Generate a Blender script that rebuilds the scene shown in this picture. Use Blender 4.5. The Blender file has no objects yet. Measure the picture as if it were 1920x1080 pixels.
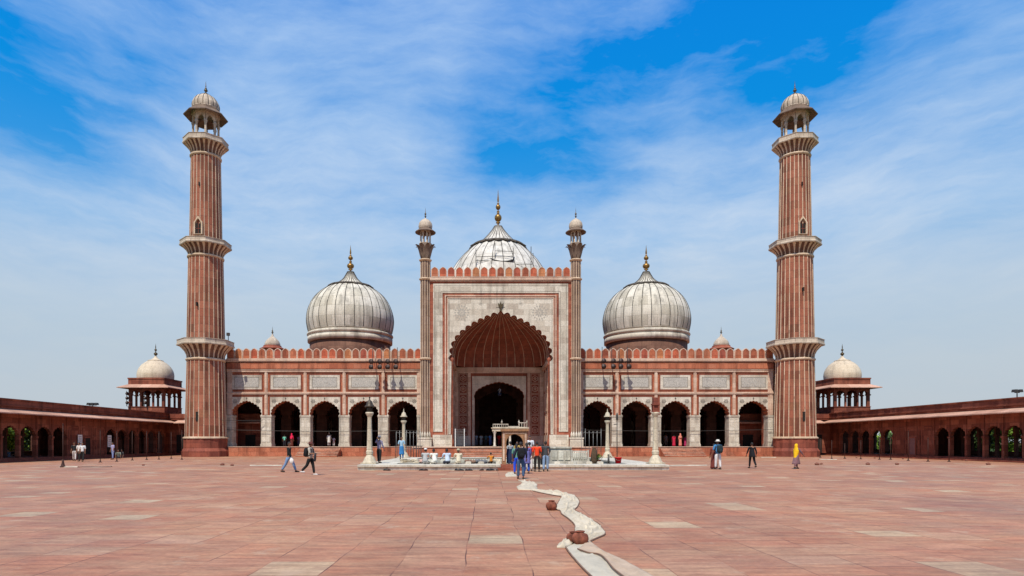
import bpy, bmesh, math, random
from mathutils import Vector, Matrix
from mathutils.geometry import tessellate_polygon
R = math.radians
PI = math.pi
random.seed(7)
scene = bpy.context.scene
COL = scene.collection
EYE = 1.6
def gx(u, d): return (u - 913) * d / 1200 - 1.5
def gz(v, d): return EYE + (829 - v) * d / 1200
def gp(u, v, z=0.0):                       # a point of a horizontal plane seen at (u, v)
    d = (EYE - z) * 1200 / (v - 829)
    return (gx(u, d), d, z)

# ------------------------------------------------------------------ mesh helper
class MB:
    def __init__(s): s.v = []; s.f = []; s.m = []; s.s = []
    def add(s, vs, fs, m=0, smooth=False):
        b = len(s.v); s.v += [tuple(p) for p in vs]
        for f in fs:
            s.f.append([b + i for i in f]); s.m.append(m); s.s.append(smooth)
    def box(s, x0, x1, y0, y1, z0, z1, m=0):
        vs = [(x0,y0,z0),(x1,y0,z0),(x1,y1,z0),(x0,y1,z0),(x0,y0,z1),(x1,y0,z1),(x1,y1,z1),(x0,y1,z1)]
        s.add(vs, [(0,3,2,1),(4,5,6,7),(0,1,5,4),(1,2,6,5),(2,3,7,6),(3,0,4,7)], m)
    def prism(s, loops, y0, y1, m=0, back=True):      # loops in (x, z); first outer, rest holes
        if not isinstance(loops[0][0], (tuple, list)): loops = [loops]
        tri = tessellate_polygon([[Vector((p[0], p[1], 0)) for p in l] for l in loops])
        fl = [p for l in loops for p in l]; n = len(fl)
        vs = [(p[0], y0, p[1]) for p in fl] + [(p[0], y1, p[1]) for p in fl]
        fs = []
        for t in tri:
            a, b, c = [fl[i] for i in t]
            cr = (b[0]-a[0])*(c[1]-a[1]) - (b[1]-a[1])*(c[0]-a[0])
            t = tuple(t) if cr > 0 else tuple(reversed(t))
            fs.append(t)
            if back: fs.append(tuple(n + i for i in reversed(t)))
        o = 0
        for k, l in enumerate(loops):
            L = len(l)
            ar = sum(l[i][0]*l[(i+1)%L][1]-l[(i+1)%L][0]*l[i][1] for i in range(L))
            for i in range(L):
                j = (i + 1) % L
                q = (o+i, n+o+i, n+o+j, o+j)
                if (ar > 0) != (k == 0): q = tuple(reversed(q))
                fs.append(tuple(reversed(q)) if False else q)
            o += L
        s.add(vs, fs, m)
    def lathe(s, prof, n=24, m=0, c=(0,0), smooth=True, ph=0.0, close=True, fold=0, amp=0.0, fl_=1.0):
        # prof: (r, z)
        vs = []; fs = []
        for r, z in prof:
            for i in range(n):
                a = ph + 2*PI*i/n
                rr = r * (1 + amp*math.cos(fold*a)) if fold else r
                vs.append((c[0] + rr*math.cos(a), c[1] + rr*math.sin(a)*fl_, z))
        for k in range(len(prof)-1):
            for i in range(n):
                j = (i+1) % n
                fs.append((k*n+i, k*n+j, (k+1)*n+j, (k+1)*n+i))
        s.add(vs, fs, m, smooth)
        if close:
            for k, fl in ((0, True), (len(prof)-1, False)):
                if prof[k][0] > 1e-3:
                    r, z = prof[k]
                    ring = [(c[0]+r*math.cos(ph+2*PI*i/n), c[1]+r*math.sin(ph+2*PI*i/n)*fl_, z) for i in range(n)]
                    s.add(ring, [tuple(reversed(range(n))) if fl else tuple(range(n))], m)
    def tube(s, pts, r, n=6, m=0, smooth=True):
        pts = [Vector(p) for p in pts]
        rs = r if isinstance(r, (list, tuple)) else [r]*len(pts)
        vs = []; fs = []
        for i, p in enumerate(pts):
            d = (pts[min(i+1, len(pts)-1)] - pts[max(i-1, 0)])
            if d.length < 1e-9: d = Vector((0,0,1))
            d.normalize()
            a = Vector((0,0,1)) if abs(d.z) < .9 else Vector((1,0,0))
            e = d.cross(a).normalized(); g = d.cross(e).normalized()
            for k in range(n):
                t = 2*PI*k/n
                vs.append(p + (e*math.cos(t) + g*math.sin(t))*rs[i])
        for i in range(len(pts)-1):
            for k in range(n):
                j = (k+1) % n
                fs.append((i*n+k, i*n+j, (i+1)*n+j, (i+1)*n+k))
        fs.append(tuple(reversed(range(n)))); fs.append(tuple((len(pts)-1)*n + k for k in range(n)))
        s.add(vs, fs, m, smooth)
    def strip(s, P, n, w, t, m=0):                    # ribbon standing proud: points P, outward normals n, width dir computed
        pass
    def ball(s, c, r, m=0, nu=10, nv=7, sc=(1,1,1)):
        vs = []; fs = []
        for j in range(nv+1):
            th = PI*j/nv
            for i in range(nu):
                a = 2*PI*i/nu
                vs.append((c[0]+r*sc[0]*math.sin(th)*math.cos(a), c[1]+r*sc[1]*math.sin(th)*math.sin(a), c[2]+r*sc[2]*math.cos(th)))
        for j in range(nv):
            for i in range(nu):
                k = (i+1) % nu
                fs.append((j*nu+i, (j+1)*nu+i, (j+1)*nu+k, j*nu+k))
        s.add(vs, fs, m, True)
    def mesh(s, name, mats, o=(0,0,0)):
        me = bpy.data.meshes.new(name)
        me.from_pydata([(p[0]-o[0], p[1]-o[1], p[2]-o[2]) for p in s.v], [], s.f)
        for mm in mats: me.materials.append(mm)
        me.polygons.foreach_set('material_index', s.m)
        me.polygons.foreach_set('use_smooth', s.s)
        me.update()
        b = bmesh.new(); b.from_mesh(me)
        bmesh.ops.remove_doubles(b, verts=b.verts, dist=1e-5)
        bmesh.ops.recalc_face_normals(b, faces=b.faces) if len(b.faces) < 60000 else None
        b.to_mesh(me); b.free()
        return me
WO = {}
def build(mb, name, mats, parent=None, o=None, label=None):
    if not isinstance(mats, (list, tuple)): mats = [mats]
    po = WO[parent.name] if parent else Vector((0,0,0))
    if o is None: o = po if parent else Vector((0,0,0))
    o = Vector(o)
    me = mb.mesh(name, mats, o)
    ob = bpy.data.objects.new(name, me); COL.objects.link(ob)
    ob.location = o - po
    if parent: ob.parent = parent
    WO[ob.name] = o
    if label: ob['label'] = label
    return ob
def empty(name, loc, label=None, cat=None, group=None, rz=0):
    e = bpy.data.objects.new(name, None); COL.objects.link(e)
    e.empty_display_size = .3
    e.location = loc; e.rotation_euler = (0,0,rz)
    WO[e.name] = Vector(loc)
    tag(e, label, cat, group)
    return e
def tag(o, label=None, cat=None, group=None, kind=None):
    if label: o['label'] = label
    if cat: o['category'] = cat
    if group: o['group'] = group
    if kind: o['kind'] = kind
    return o
def copyobj(o, parent=None, loc=None):
    c = o.copy(); COL.objects.link(c)
    if parent: c.parent = parent
    if loc is not None: c.location = loc
    WO[c.name] = Vector(WO[o.name]) if loc is None else Vector(loc)
    return c
def copytree(o, parent=None, loc=None, rz=None, label=None):
    c = o.copy(); COL.objects.link(c)
    c.parent = parent
    if loc is not None: c.location = loc
    if rz is not None: c.rotation_euler = (0,0,rz)
    if label: c['label'] = label
    for ch in list(o.children): copytree(ch, c)
    return c

# ------------------------------------------------------------------ materials
def newmat(name):
    m = bpy.data.materials.new(name); m.use_nodes = True
    nt = m.node_tree; nt.nodes.clear()
    out = nt.nodes.new('ShaderNodeOutputMaterial'); b = nt.nodes.new('ShaderNodeBsdfPrincipled')
    nt.links.new(b.outputs[0], out.inputs[0])
    return m, nt, b
def N(nt, t, **k):
    n = nt.nodes.new(t)
    for a, v in k.items():
        if a.startswith('i_'):
            key = a[2:]
            key = int(key) if key.isdigit() else key.replace('_', ' ')
            n.inputs[key].default_value = v
        else: setattr(n, a, v)
    return n
def L(nt, a, b): nt.links.new(a, b)
def M_(nt, op, a, b=None, c=None):
    n = nt.nodes.new('ShaderNodeMath'); n.operation = op
    for i, x in enumerate((a, b, c)):
        if x is None: continue
        if isinstance(x, (int, float)): n.inputs[i].default_value = x
        else: nt.links.new(x, n.inputs[i])
    return n.outputs[0]
def mixc(nt, fac, a, b, blend='MIX'):
    n = nt.nodes.new('ShaderNodeMix'); n.data_type = 'RGBA'; n.blend_type = blend
    for i, x in ((0, fac), (6, a), (7, b)):
        if isinstance(x, (int, float)): n.inputs[i].default_value = x
        elif isinstance(x, tuple): n.inputs[i].default_value = x if len(x) == 4 else (*x, 1)
        else: nt.links.new(x, n.inputs[i])
    return n.outputs[2]
def ramp(nt, fac, stops, interp='LINEAR'):
    n = nt.nodes.new('ShaderNodeValToRGB'); cr = n.color_ramp; cr.interpolation = interp
    while len(cr.elements) > 1: cr.elements.remove(cr.elements[-1])
    cr.elements[0].position = stops[0][0]; cr.elements[0].color = (*stops[0][1], 1)
    for p, c in stops[1:]:
        e = cr.elements.new(p); e.color = (*c, 1)
    nt.links.new(fac, n.inputs[0]); return n.outputs[0]
def maprange(nt, x, a, b, c, d):
    n = nt.nodes.new('ShaderNodeMapRange'); n.clamp = True
    nt.links.new(x, n.inputs[0])
    for i, k in enumerate((a, b, c, d)): n.inputs[i+1].default_value = k
    return n.outputs[0]
def comb(nt, x, y, z=0.0):
    n = nt.nodes.new('ShaderNodeCombineXYZ')
    for i, k in enumerate((x, y, z)):
        if isinstance(k, (int, float)): n.inputs[i].default_value = k
        else: nt.links.new(k, n.inputs[i])
    return n.outputs[0]
def stone(name, cols, bw, bh, mcol=None, mortar=.012, mode='wall', Rr=1.0, stain=(.72, 1.08), streak=True, rough=.78, bump=.35, spots=None, joint=.8, stsc=.5):
    """block masonry: cols = ramp stops for the random tone of each block"""
    m, nt, b = newmat(name)
    if mode == 'round':
        tc = N(nt, 'ShaderNodeTexCoord'); sx = N(nt, 'ShaderNodeSeparateXYZ'); L(nt, tc.outputs['Object'], sx.inputs[0])
        ang = M_(nt, 'ARCTAN2', sx.outputs[1], sx.outputs[0])
        u = M_(nt, 'MULTIPLY', ang, Rr); v = sx.outputs[2]
        vec = comb(nt, u, v); p3 = tc.outputs['Object']
    else:
        g = N(nt, 'ShaderNodeNewGeometry'); sx = N(nt, 'ShaderNodeSeparateXYZ'); L(nt, g.outputs['Position'], sx.inputs[0])
        p3 = g.outputs['Position']
        if mode == 'wall':
            u = M_(nt, 'ADD', sx.outputs[0], sx.outputs[1]); v = sx.outputs[2]
        else: u = sx.outputs[0]; v = sx.outputs[1]
        vec = comb(nt, u, v)
    br = N(nt, 'ShaderNodeTexBrick', offset=.5, offset_frequency=2)
    br.inputs['Color1'].default_value = (0,0,0,1); br.inputs['Color2'].default_value = (1,1,1,1)
    br.inputs['Mortar'].default_value = (.5,.5,.5,1)
    br.inputs['Scale'].default_value = 1; br.inputs['Mortar Size'].default_value = mortar
    br.inputs['Mortar Smooth'].default_value = .3
    br.inputs['Brick Width'].default_value = bw; br.inputs['Row Height'].default_value = bh
    L(nt, vec, br.inputs['Vector'])
    c = ramp(nt, br.outputs['Color'], cols)
    n1 = N(nt, 'ShaderNodeTexNoise', i_Scale=9.0, i_Detail=5.0); L(nt, p3, n1.inputs['Vector'])
    c = mixc(nt, 1.0, c, ramp(nt, n1.outputs[0], [(.3, (.82,)*3), (.7, (1.14,)*3)]), 'MULTIPLY')
    # grime: large clouds and, on walls, streaks that ran down
    mp = N(nt, 'ShaderNodeMapping'); L(nt, p3, mp.inputs[0])
    mp.inputs['Scale'].default_value = (1.6, 1.6, .16) if streak else (1, 1, 1)
    n2 = N(nt, 'ShaderNodeTexNoise', i_Scale=stsc*2 if streak else stsc, i_Detail=6.0, i_Roughness=.62); L(nt, mp.outputs[0], n2.inputs['Vector'])
    c = mixc(nt, 1.0, c, ramp(nt, n2.outputs[0], [(.34, (stain[0],)*3), (.5, (1.0,)*3), (.7, (stain[1],)*3)]), 'MULTIPLY')
    if spots:
        n3 = N(nt, 'ShaderNodeTexNoise', i_Scale=spots[0], i_Detail=8.0, i_Roughness=.7); L(nt, p3, n3.inputs['Vector'])
        f = maprange(nt, n3.outputs[0], spots[1], spots[1]+.1, 0, spots[2]); c = mixc(nt, f, c, spots[3])
    if mcol:
        c = mixc(nt, M_(nt, 'MULTIPLY', br.outputs['Fac'], joint), c, mcol)
    L(nt, c, b.inputs['Base Color']); b.inputs['Roughness'].default_value = rough
    b.inputs['Specular IOR Level'].default_value = .25
    bp = N(nt, 'ShaderNodeBump', i_Strength=bump, i_Distance=.02)
    h = M_(nt, 'SUBTRACT', n1.outputs[0], br.outputs['Fac']); L(nt, h, bp.inputs['Height']); L(nt, bp.outputs[0], b.inputs['Normal'])
    return m
def plain(name, col, rough=.7, metal=0.0, var=.12, sc=6.0, spec=.3, emit=None):
    m, nt, b = newmat(name)
    tc = N(nt, 'ShaderNodeTexCoord'); n = N(nt, 'ShaderNodeTexNoise', i_Scale=sc, i_Detail=4.0); L(nt, tc.outputs['Object'], n.inputs['Vector'])
    c = mixc(nt, 1.0, (*col, 1), ramp(nt, n.outputs[0], [(.3, (1-var,)*3), (.7, (1+var,)*3)]), 'MULTIPLY')
    L(nt, c, b.inputs['Base Color']); b.inputs['Roughness'].default_value = rough; b.inputs['Metallic'].default_value = metal
    b.inputs['Specular IOR Level'].default_value = spec
    return m
RED = [(0, (.235,.062,.036)), (.35, (.29,.082,.046)), (.65, (.33,.10,.058)), (.9, (.39,.135,.075)), (1, (.27,.09,.055))]
REDB = [(0, (.33,.10,.052)), (.4, (.42,.135,.068)), (.75, (.48,.17,.09)), (1, (.38,.14,.08))]
PINK = [(0, (.50,.33,.24)), (.5, (.60,.42,.31)), (1, (.66,.50,.38))]
MARB = [(0, (.43,.365,.29)), (.3, (.53,.465,.37)), (.6, (.58,.52,.42)), (1, (.64,.58,.48))]
m_red = stone('red_sandstone', RED, 1.1, .45, (.12,.035,.022), stain=(.62, 1.15))
m_redb = stone('bright_red_sandstone', REDB, .9, .5, (.14,.04,.025), stain=(.6, 1.1))
m_pink = stone('pink_moulding_stone', PINK, 1.6, .6, (.25,.16,.11), mortar=.008, stain=(.75, 1.05))
m_marble = stone('weathered_marble', MARB, 1.15, .62, (.30,.26,.2), mortar=.010, stain=(.62, 1.04), joint=.55)
m_marb2 = stone('pier_marble', MARB, .9, .55, (.28,.24,.19), mortar=.012, stain=(.6, 1.02))
m_minred = stone('minaret_sandstone', [(0, (.18,.068,.036)), (.3, (.26,.085,.047)), (.6, (.30,.098,.056)), (.85, (.35,.13,.075)), (1, (.25,.10,.05))], 2.3, .85, (.14,.05,.035), mode='round', Rr=4.4, stain=(.5, 1.25), mortar=.02)
m_mintrim = stone('minaret_marble_trim', [(0, (.56,.41,.27)), (1, (.68,.52,.37))], .8, .9, (.3,.2,.14), stain=(.7, 1.05))
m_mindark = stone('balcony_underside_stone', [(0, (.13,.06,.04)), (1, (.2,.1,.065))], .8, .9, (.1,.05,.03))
m_base = stone('minaret_base_stone', [(0, (.20,.055,.035)), (1, (.30,.085,.05))], 1.2, .5, (.10,.03,.02), stain=(.6, 1.15))
m_dark = stone('carved_red_panel_stone', [(0, (.20,.06,.035)), (1, (.30,.09,.05))], .6, .4, (.1,.03,.02))
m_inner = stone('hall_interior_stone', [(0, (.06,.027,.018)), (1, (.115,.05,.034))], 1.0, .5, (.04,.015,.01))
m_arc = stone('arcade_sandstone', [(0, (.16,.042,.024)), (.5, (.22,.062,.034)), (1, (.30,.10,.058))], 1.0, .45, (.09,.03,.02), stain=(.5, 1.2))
m_inner2 = stone('arcade_interior_stone', [(0, (.07,.028,.02)), (1, (.13,.05,.035))], 1.0, .45, (.05,.02,.015))  # darker tone of the arcade sandstone, used for its interior
m_eave = stone('eave_slab_stone', [(0, (.46,.25,.17)), (1, (.60,.36,.26))], 1.2, 3, (.2,.1,.07), mode='ground', streak=False)
m_inlay = plain('dark_inlay', (.10,.085,.07), .6)
m_faint = plain('faded_grey_inlay', (.36,.33,.28), .6)
m_inlayg = plain('green_inlay', (.055,.085,.06), .6)
m_lead = plain('black_dome_rib', (.030,.027,.024), .7, var=.3)
m_gold = plain('tarnished_gilt_copper', (.30,.17,.05), .42, .7, .35, 3.0)
m_goldd = plain('dark_gilt_copper', (.12,.085,.045), .45, .6, .3, 3.0)
m_chh = stone('kiosk_stone', [(0, (.46,.37,.28)), (1, (.60,.50,.39))], .6, .4, (.25,.18,.13), mode='round', Rr=1.5)
m_grey = stone('turret_stone', [(0, (.13,.075,.055)), (1, (.21,.13,.095))], 3.0, 1.1, (.10,.06,.045), mode='round', Rr=2.0, stain=(.6, 1.15))
m_lotus = stone('lotus_stone', [(0, (.15,.10,.07)), (1, (.23,.165,.12))], .7, .4, None, mode='round', Rr=.8)
m_collar = plain('weathered_dark_collar', (.085,.07,.055), .8, var=.5, sc=1.5)
def dome_mat(name, Rr, cols, nrib, joint=.55, bh=1.25):
    return stone(name, cols, 2*PI*Rr/nrib, bh, (.20,.18,.15), mortar=.018, mode='round', Rr=Rr, stain=(.62, 1.08), spots=(2.6, .60, .45, (.26,.23,.19)), joint=joint, bump=.5)
m_dome = dome_mat('dome_marble', 5.7, [(0, (.44,.395,.31)), (.3, (.53,.485,.39)), (.7, (.61,.56,.46)), (1, (.69,.64,.54))], 30)
m_domec = dome_mat('central_dome_marble', 7.0, [(0, (.50,.46,.39)), (.5, (.60,.56,.49)), (1, (.69,.65,.58))], 28)
m_domes = stone('cream_dome_plaster', [(0, (.58,.47,.34)), (1, (.66,.55,.41))], 1.6, .6, (.42,.33,.24), mode='round', Rr=2.2, stain=(.75, 1.06), joint=.4)

def calligraphy(name, base, ink, sc, dens):
    m, nt, b = newmat(name)
    g = N(nt, 'ShaderNodeNewGeometry')
    mp = N(nt, 'ShaderNodeMapping'); L(nt, g.outputs['Position'], mp.inputs[0]); mp.inputs['Scale'].default_value = (1.0, .02, 1.25)
    n = N(nt, 'ShaderNodeTexNoise', i_Scale=sc, i_Detail=2.0, i_Distortion=2.2); L(nt, mp.outputs[0], n.inputs['Vector'])
    w = M_(nt, 'ABSOLUTE', M_(nt, 'SUBTRACT', n.outputs[0], .5))
    f = maprange(nt, w, dens*.5, dens, 1, 0)
    n2 = N(nt, 'ShaderNodeTexNoise', i_Scale=2.0, i_Detail=4.0); L(nt, g.outputs['Position'], n2.inputs['Vector'])
    c = mixc(nt, n2.outputs[0], tuple(x*.85 for x in base), tuple(x*1.1 for x in base))
    L(nt, mixc(nt, f, c, ink), b.inputs['Base Color']); b.inputs['Roughness'].default_value = .6
    return m
m_call = calligraphy('inscribed_marble', (.50,.47,.41), (.11,.10,.09), 7.0, .035)

# paving of the courtyard
def paving():
    m, nt, b = newmat('courtyard_paving')
    g = N(nt, 'ShaderNodeNewGeometry')
    P = g.outputs['Position']
    nw = N(nt, 'ShaderNodeTexNoise', i_Scale=.55, i_Detail=1.0); L(nt, P, nw.inputs['Vector'])
    off = N(nt, 'ShaderNodeVectorMath', operation='SCALE'); L(nt, nw.outputs['Color'], off.inputs[0]); off.inputs['Scale'].default_value = .16
    ad = N(nt, 'ShaderNodeVectorMath', operation='ADD'); L(nt, P, ad.inputs[0]); L(nt, off.outputs[0], ad.inputs[1])
    def bk(w, h, o, fr, mort, sh):
        mp = N(nt, 'ShaderNodeMapping'); L(nt, ad.outputs[0], mp.inputs[0]); mp.inputs['Location'].default_value = sh
        br = N(nt, 'ShaderNodeTexBrick', offset=o, offset_frequency=fr, squash=.72, squash_frequency=3)
        br.inputs['Color1'].default_value = (0,0,0,1); br.inputs['Color2'].default_value = (1,1,1,1); br.inputs['Mortar'].default_value = (.5,.5,.5,1)
        br.inputs['Scale'].default_value = 1; br.inputs['Mortar Size'].default_value = mort; br.inputs['Mortar Smooth'].default_value = .4
        br.inputs['Brick Width'].default_value = w; br.inputs['Row Height'].default_value = h
        L(nt, mp.outputs[0], br.inputs['Vector']); return br
    sw = N(nt, 'ShaderNodeSeparateXYZ'); L(nt, ad.outputs[0], sw.inputs[0])
    def bk2(w, hh, o, fr, mort, sh):
        br = N(nt, 'ShaderNodeTexBrick', offset=o, offset_frequency=fr, squash=.75, squash_frequency=3)
        br.inputs['Color1'].default_value = (0,0,0,1); br.inputs['Color2'].default_value = (1,1,1,1); br.inputs['Mortar'].default_value = (.5,.5,.5,1)
        br.inputs['Scale'].default_value = 1; br.inputs['Mortar Size'].default_value = mort; br.inputs['Mortar Smooth'].default_value = .4
        br.inputs['Brick Width'].default_value = w; br.inputs['Row Height'].default_value = hh
        L(nt, comb(nt, M_(nt, 'ADD', sw.outputs[1], sh), sw.outputs[0]), br.inputs['Vector']); return br
    b1 = bk2(.92, .86, .37, 2, .010, 3.3); b2 = bk(.88, .72, .31, 2, .009, (0.75,.2,0))
    # areas laid with different slab lengths, in lanes running towards the mosque
    sx = N(nt, 'ShaderNodeSeparateXYZ'); L(nt, P, sx.inputs[0])
    lane = N(nt, 'ShaderNodeTexWhiteNoise', noise_dimensions='1D'); L(nt, M_(nt, 'FLOOR', M_(nt, 'DIVIDE', M_(nt, 'ADD', sx.outputs[0], .35), 4.7)), lane.inputs['W'])
    sel = M_(nt, 'GREATER_THAN', lane.outputs['Value'], .72)
    tone = mixc(nt, sel, b1.outputs['Color'], b2.outputs['Color'])
    fac = M_(nt, 'ADD', M_(nt, 'MULTIPLY', b1.outputs['Fac'], M_(nt, 'SUBTRACT', 1.0, sel)), M_(nt, 'MULTIPLY', b2.outputs['Fac'], sel))
    c = ramp(nt, tone, [(0, (.33,.145,.088)), (.15, (.41,.165,.092)), (.3, (.36,.15,.085)), (.5, (.42,.18,.105)), (.7, (.37,.165,.10)), (.86, (.43,.205,.125)), (.94, (.42,.23,.15)), (.952, (.46,.31,.20)), (.97, (.40,.26,.17)), (.985, (.48,.35,.23)), (1, (.42,.29,.19))])
    nh = N(nt, 'ShaderNodeTexNoise', i_Scale=.8, i_Detail=7.0, i_Roughness=.66); mh = N(nt, 'ShaderNodeMapping'); mh.inputs['Scale'].default_value = (.8, 1.5, 1); mh.inputs['Location'].default_value = (5, 9, 0)
    L(nt, P, mh.inputs[0]); L(nt, mh.outputs[0], nh.inputs['Vector'])
    c = mixc(nt, maprange(nt, nh.outputs[0], .40, .62, 0, .62), c, (.395,.228,.138))
    nk = N(nt, 'ShaderNodeTexNoise', i_Scale=2.6, i_Detail=8.0, i_Roughness=.7); mk = N(nt, 'ShaderNodeMapping'); mk.inputs['Scale'].default_value = (.5, 2.2, 1)
    L(nt, P, mk.inputs[0]); L(nt, mk.outputs[0], nk.inputs['Vector'])
    c = mixc(nt, 1.0, c, ramp(nt, nk.outputs[0], [(.32, (.68,.64,.60)), (.5, (1,1,.97)), (.68, (1.25,1.30,1.25))]), 'MULTIPLY')
    n1 = N(nt, 'ShaderNodeTexNoise', i_Scale=14.0, i_Detail=6.0, i_Roughness=.65); L(nt, P, n1.inputs['Vector'])
    c = mixc(nt, 1.0, c, ramp(nt, n1.outputs[0], [(.3, (.84,)*3), (.7, (1.15,)*3)]), 'MULTIPLY')
    n2 = N(nt, 'ShaderNodeTexNoise', i_Scale=.22, i_Detail=7.0, i_Roughness=.68); L(nt, P, n2.inputs['Vector'])
    c = mixc(nt, 1.0, c, ramp(nt, n2.outputs[0], [(.34, (.80,.77,.74)), (.5, (1,1,.98)), (.66, (1.13,1.15,1.10))]), 'MULTIPLY')
    # worn pale patches and dark damp patches with ragged outlines
    n3 = N(nt, 'ShaderNodeTexNoise', i_Scale=1.1, i_Detail=9.0, i_Roughness=.7); L(nt, P, n3.inputs['Vector'])
    c = mixc(nt, maprange(nt, n3.outputs[0], .58, .66, 0, .55), c, (.48,.33,.22))
    n4 = N(nt, 'ShaderNodeTexNoise', i_Scale=1.7, i_Detail=9.0, i_Roughness=.72); mp4 = N(nt, 'ShaderNodeMapping'); mp4.inputs['Location'].default_value = (31, 7, 3)
    L(nt, P, mp4.inputs[0]); L(nt, mp4.outputs[0], n4.inputs['Vector'])
    c = mixc(nt, maprange(nt, n4.outputs[0], .58, .70, 0, .5), c, (.25,.125,.085))
    n5 = N(nt, 'ShaderNodeTexNoise', i_Scale=.9, i_Detail=3.0); L(nt, P, n5.inputs['Vector'])
    jf = M_(nt, 'MULTIPLY', fac, maprange(nt, n5.outputs[0], .42, .6, .12, .95))
    c = mixc(nt, jf, c, (.105,.045,.032))
    L(nt, c, b.inputs['Base Color'])
    b.inputs['Roughness'].default_value = .62; b.inputs['Specular IOR Level'].default_value = .35
    L(nt, ramp(nt, n2.outputs[0], [(.3, (.5,)*3), (.7, (.78,)*3)]), b.inputs['Roughness'])
    bp = N(nt, 'ShaderNodeBump', i_Strength=.4, i_Distance=.015)
    L(nt, M_(nt, 'SUBTRACT', M_(nt, 'MULTIPLY', n1.outputs[0], .5), fac), bp.inputs['Height']); L(nt, bp.outputs[0], b.inputs['Normal'])
    return m
m_pave = paving()
mb = MB()
mb.add([(-1500,-300,0),(1500,-300,0),(1500,2500,0),(-1500,2500,0)], [(0,1,2,3)])
tag(build(mb, 'courtyard_ground', m_pave), kind='structure')

m_lawn = plain('lawn_grass', (.07,.12,.025), .95, var=.4, sc=.8)
for s in (-1, 1):
    mb = MB(); xa, xb = sorted((s*46.5, s*260)); mb.add([(xa,-60,.004),(xb,-60,.004),(xb,260,.004),(xa,260,.004)], [(0,1,2,3)])
    tag(build(mb, 'lawn', m_lawn), kind='structure')

# ------------------------------------------------------------------ shapes
HALF = [(1,0),(1.0,.08),(.998,.16),(.985,.26),(.96,.35),(.915,.44),(.86,.51),(.79,.58),(.72,.64),(.62,.712),(.52,.772),(.42,.825),(.32,.87),(.22,.91),(.12,.947),(.05,.975),(0,1)]
def base_curve(cx, hw, zs, za):
    l = [(cx - hw*x, zs + (za-zs)*z) for x, z in HALF]
    return l + [(2*cx - p[0], p[1]) for p in reversed(l[:-1])]
def resample(p, n):
    d = [0]
    for a, b in zip(p, p[1:]): d.append(d[-1] + math.dist(a, b))
    out = []; k = 0
    for i in range(n+1):
        t = d[-1]*i/n
        while k < len(p)-2 and d[k+1] < t: k += 1
        f = (t - d[k])/max(1e-9, d[k+1]-d[k])
        out.append(tuple(p[k][j] + (p[k+1][j]-p[k][j])*min(1, f) for j in range(len(p[k]))))
    return out
def cusped(cx, hw, zs, za, n=13, dep=.36, sub=5):
    c = resample(base_curve(cx, hw, zs, za), n)
    out = []
    for i in range(n):
        a, b = c[i], c[i+1]
        ch = math.dist(a, b); nx, nz = -(b[1]-a[1])/ch, (b[0]-a[0])/ch
        for k in range(sub):
            t = k/sub
            h = ch*dep*math.sin(PI*t)**.8 if t > 0 else 0
            if i == n//2: h = ch*dep*1.3*(1-abs(2*t-1))**.8 if t > 0 else 0
            out.append((a[0]+(b[0]-a[0])*t + nx*h, a[1]+(b[1]-a[1])*t + nz*h))
    out.append(c[-1])
    return out
def ring_poly(x0, x1, z0, z1, w):
    return [[(x0,z0),(x1,z0),(x1,z1),(x0,z1)], [(x0+w,z0+w),(x0+w,z1-w),(x1-w,z1-w),(x1-w,z0+w)]]
def ushape(xo, zo, xi, zi, zb):
    return [(-xo,zb),(-xi,zb),(-xi,zi),(xi,zi),(xi,zb),(xo,zb),(xo,zo),(-xo,zo)]
def rosette(mb, cx, cz, r, y, m, n=8, th=.006):
    for k in range(n):
        a = 2*PI*k/n; c, s = math.cos(a), math.sin(a)
        pts = [(.22,0),(.6,.17),(1,0),(.6,-.17)]
        mb.prism([(cx+r*(p*c-q*s), cz+r*(p*s+q*c)) for p, q in pts], y-th, y, m)
    mb.prism([(cx+.18*r*math.cos(2*PI*k/8), cz+.18*r*math.sin(2*PI*k/8)) for k in range(8)], y-th, y, m)
def medallion(mb, cx, cz, r, y, m):
    rosette(mb, cx, cz, r*.62, y, m, 10, .006)
    for k in range(16):
        a = 2*PI*k/16
        q = [(cx+r*(.78+.12*math.cos(t))*math.cos(a)-r*.09*math.sin(t)*math.sin(a), cz+r*(.78+.12*math.cos(t))*math.sin(a)+r*.09*math.sin(t)*math.cos(a)) for t in [j*PI/3 for j in range(6)]]
        mb.prism(q, y-.006, y, m)
    for k in range(8):
        a = 2*PI*(k+.5)/8
        q = [(cx+r*(1.02+.08*math.cos(t))*math.cos(a)-r*.07*math.sin(t)*math.sin(a), cz+r*(1.02+.08*math.cos(t))*math.sin(a)+r*.07*math.sin(t)*math.cos(a)) for t in [j*PI/2 for j in range(4)]]
        mb.prism(q, y-.006, y, m)
def merlon_mat():
    m = m_redb.copy(); m.name = 'merlon_stone'; nt = m.node_tree; b = [n for n in nt.nodes if n.type == 'BSDF_PRINCIPLED'][0]
    src = b.inputs['Base Color'].links[0].from_socket; oi = N(nt, 'ShaderNodeObjectInfo')
    tint = ramp(nt, oi.outputs['Random'], [(0, (1.1,.8,.75)), (.2, (.72,.62,.62)), (.45, (1.0,.95,.9)), (.7, (1.12,1.25,1.0)), (.85, (.85,.62,.7)), (1, (1.15,1.05,.95))], 'CONSTANT')
    L(nt, mixc(nt, 1.0, src, tint, 'MULTIPLY'), b.inputs['Base Color']); return m
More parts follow.
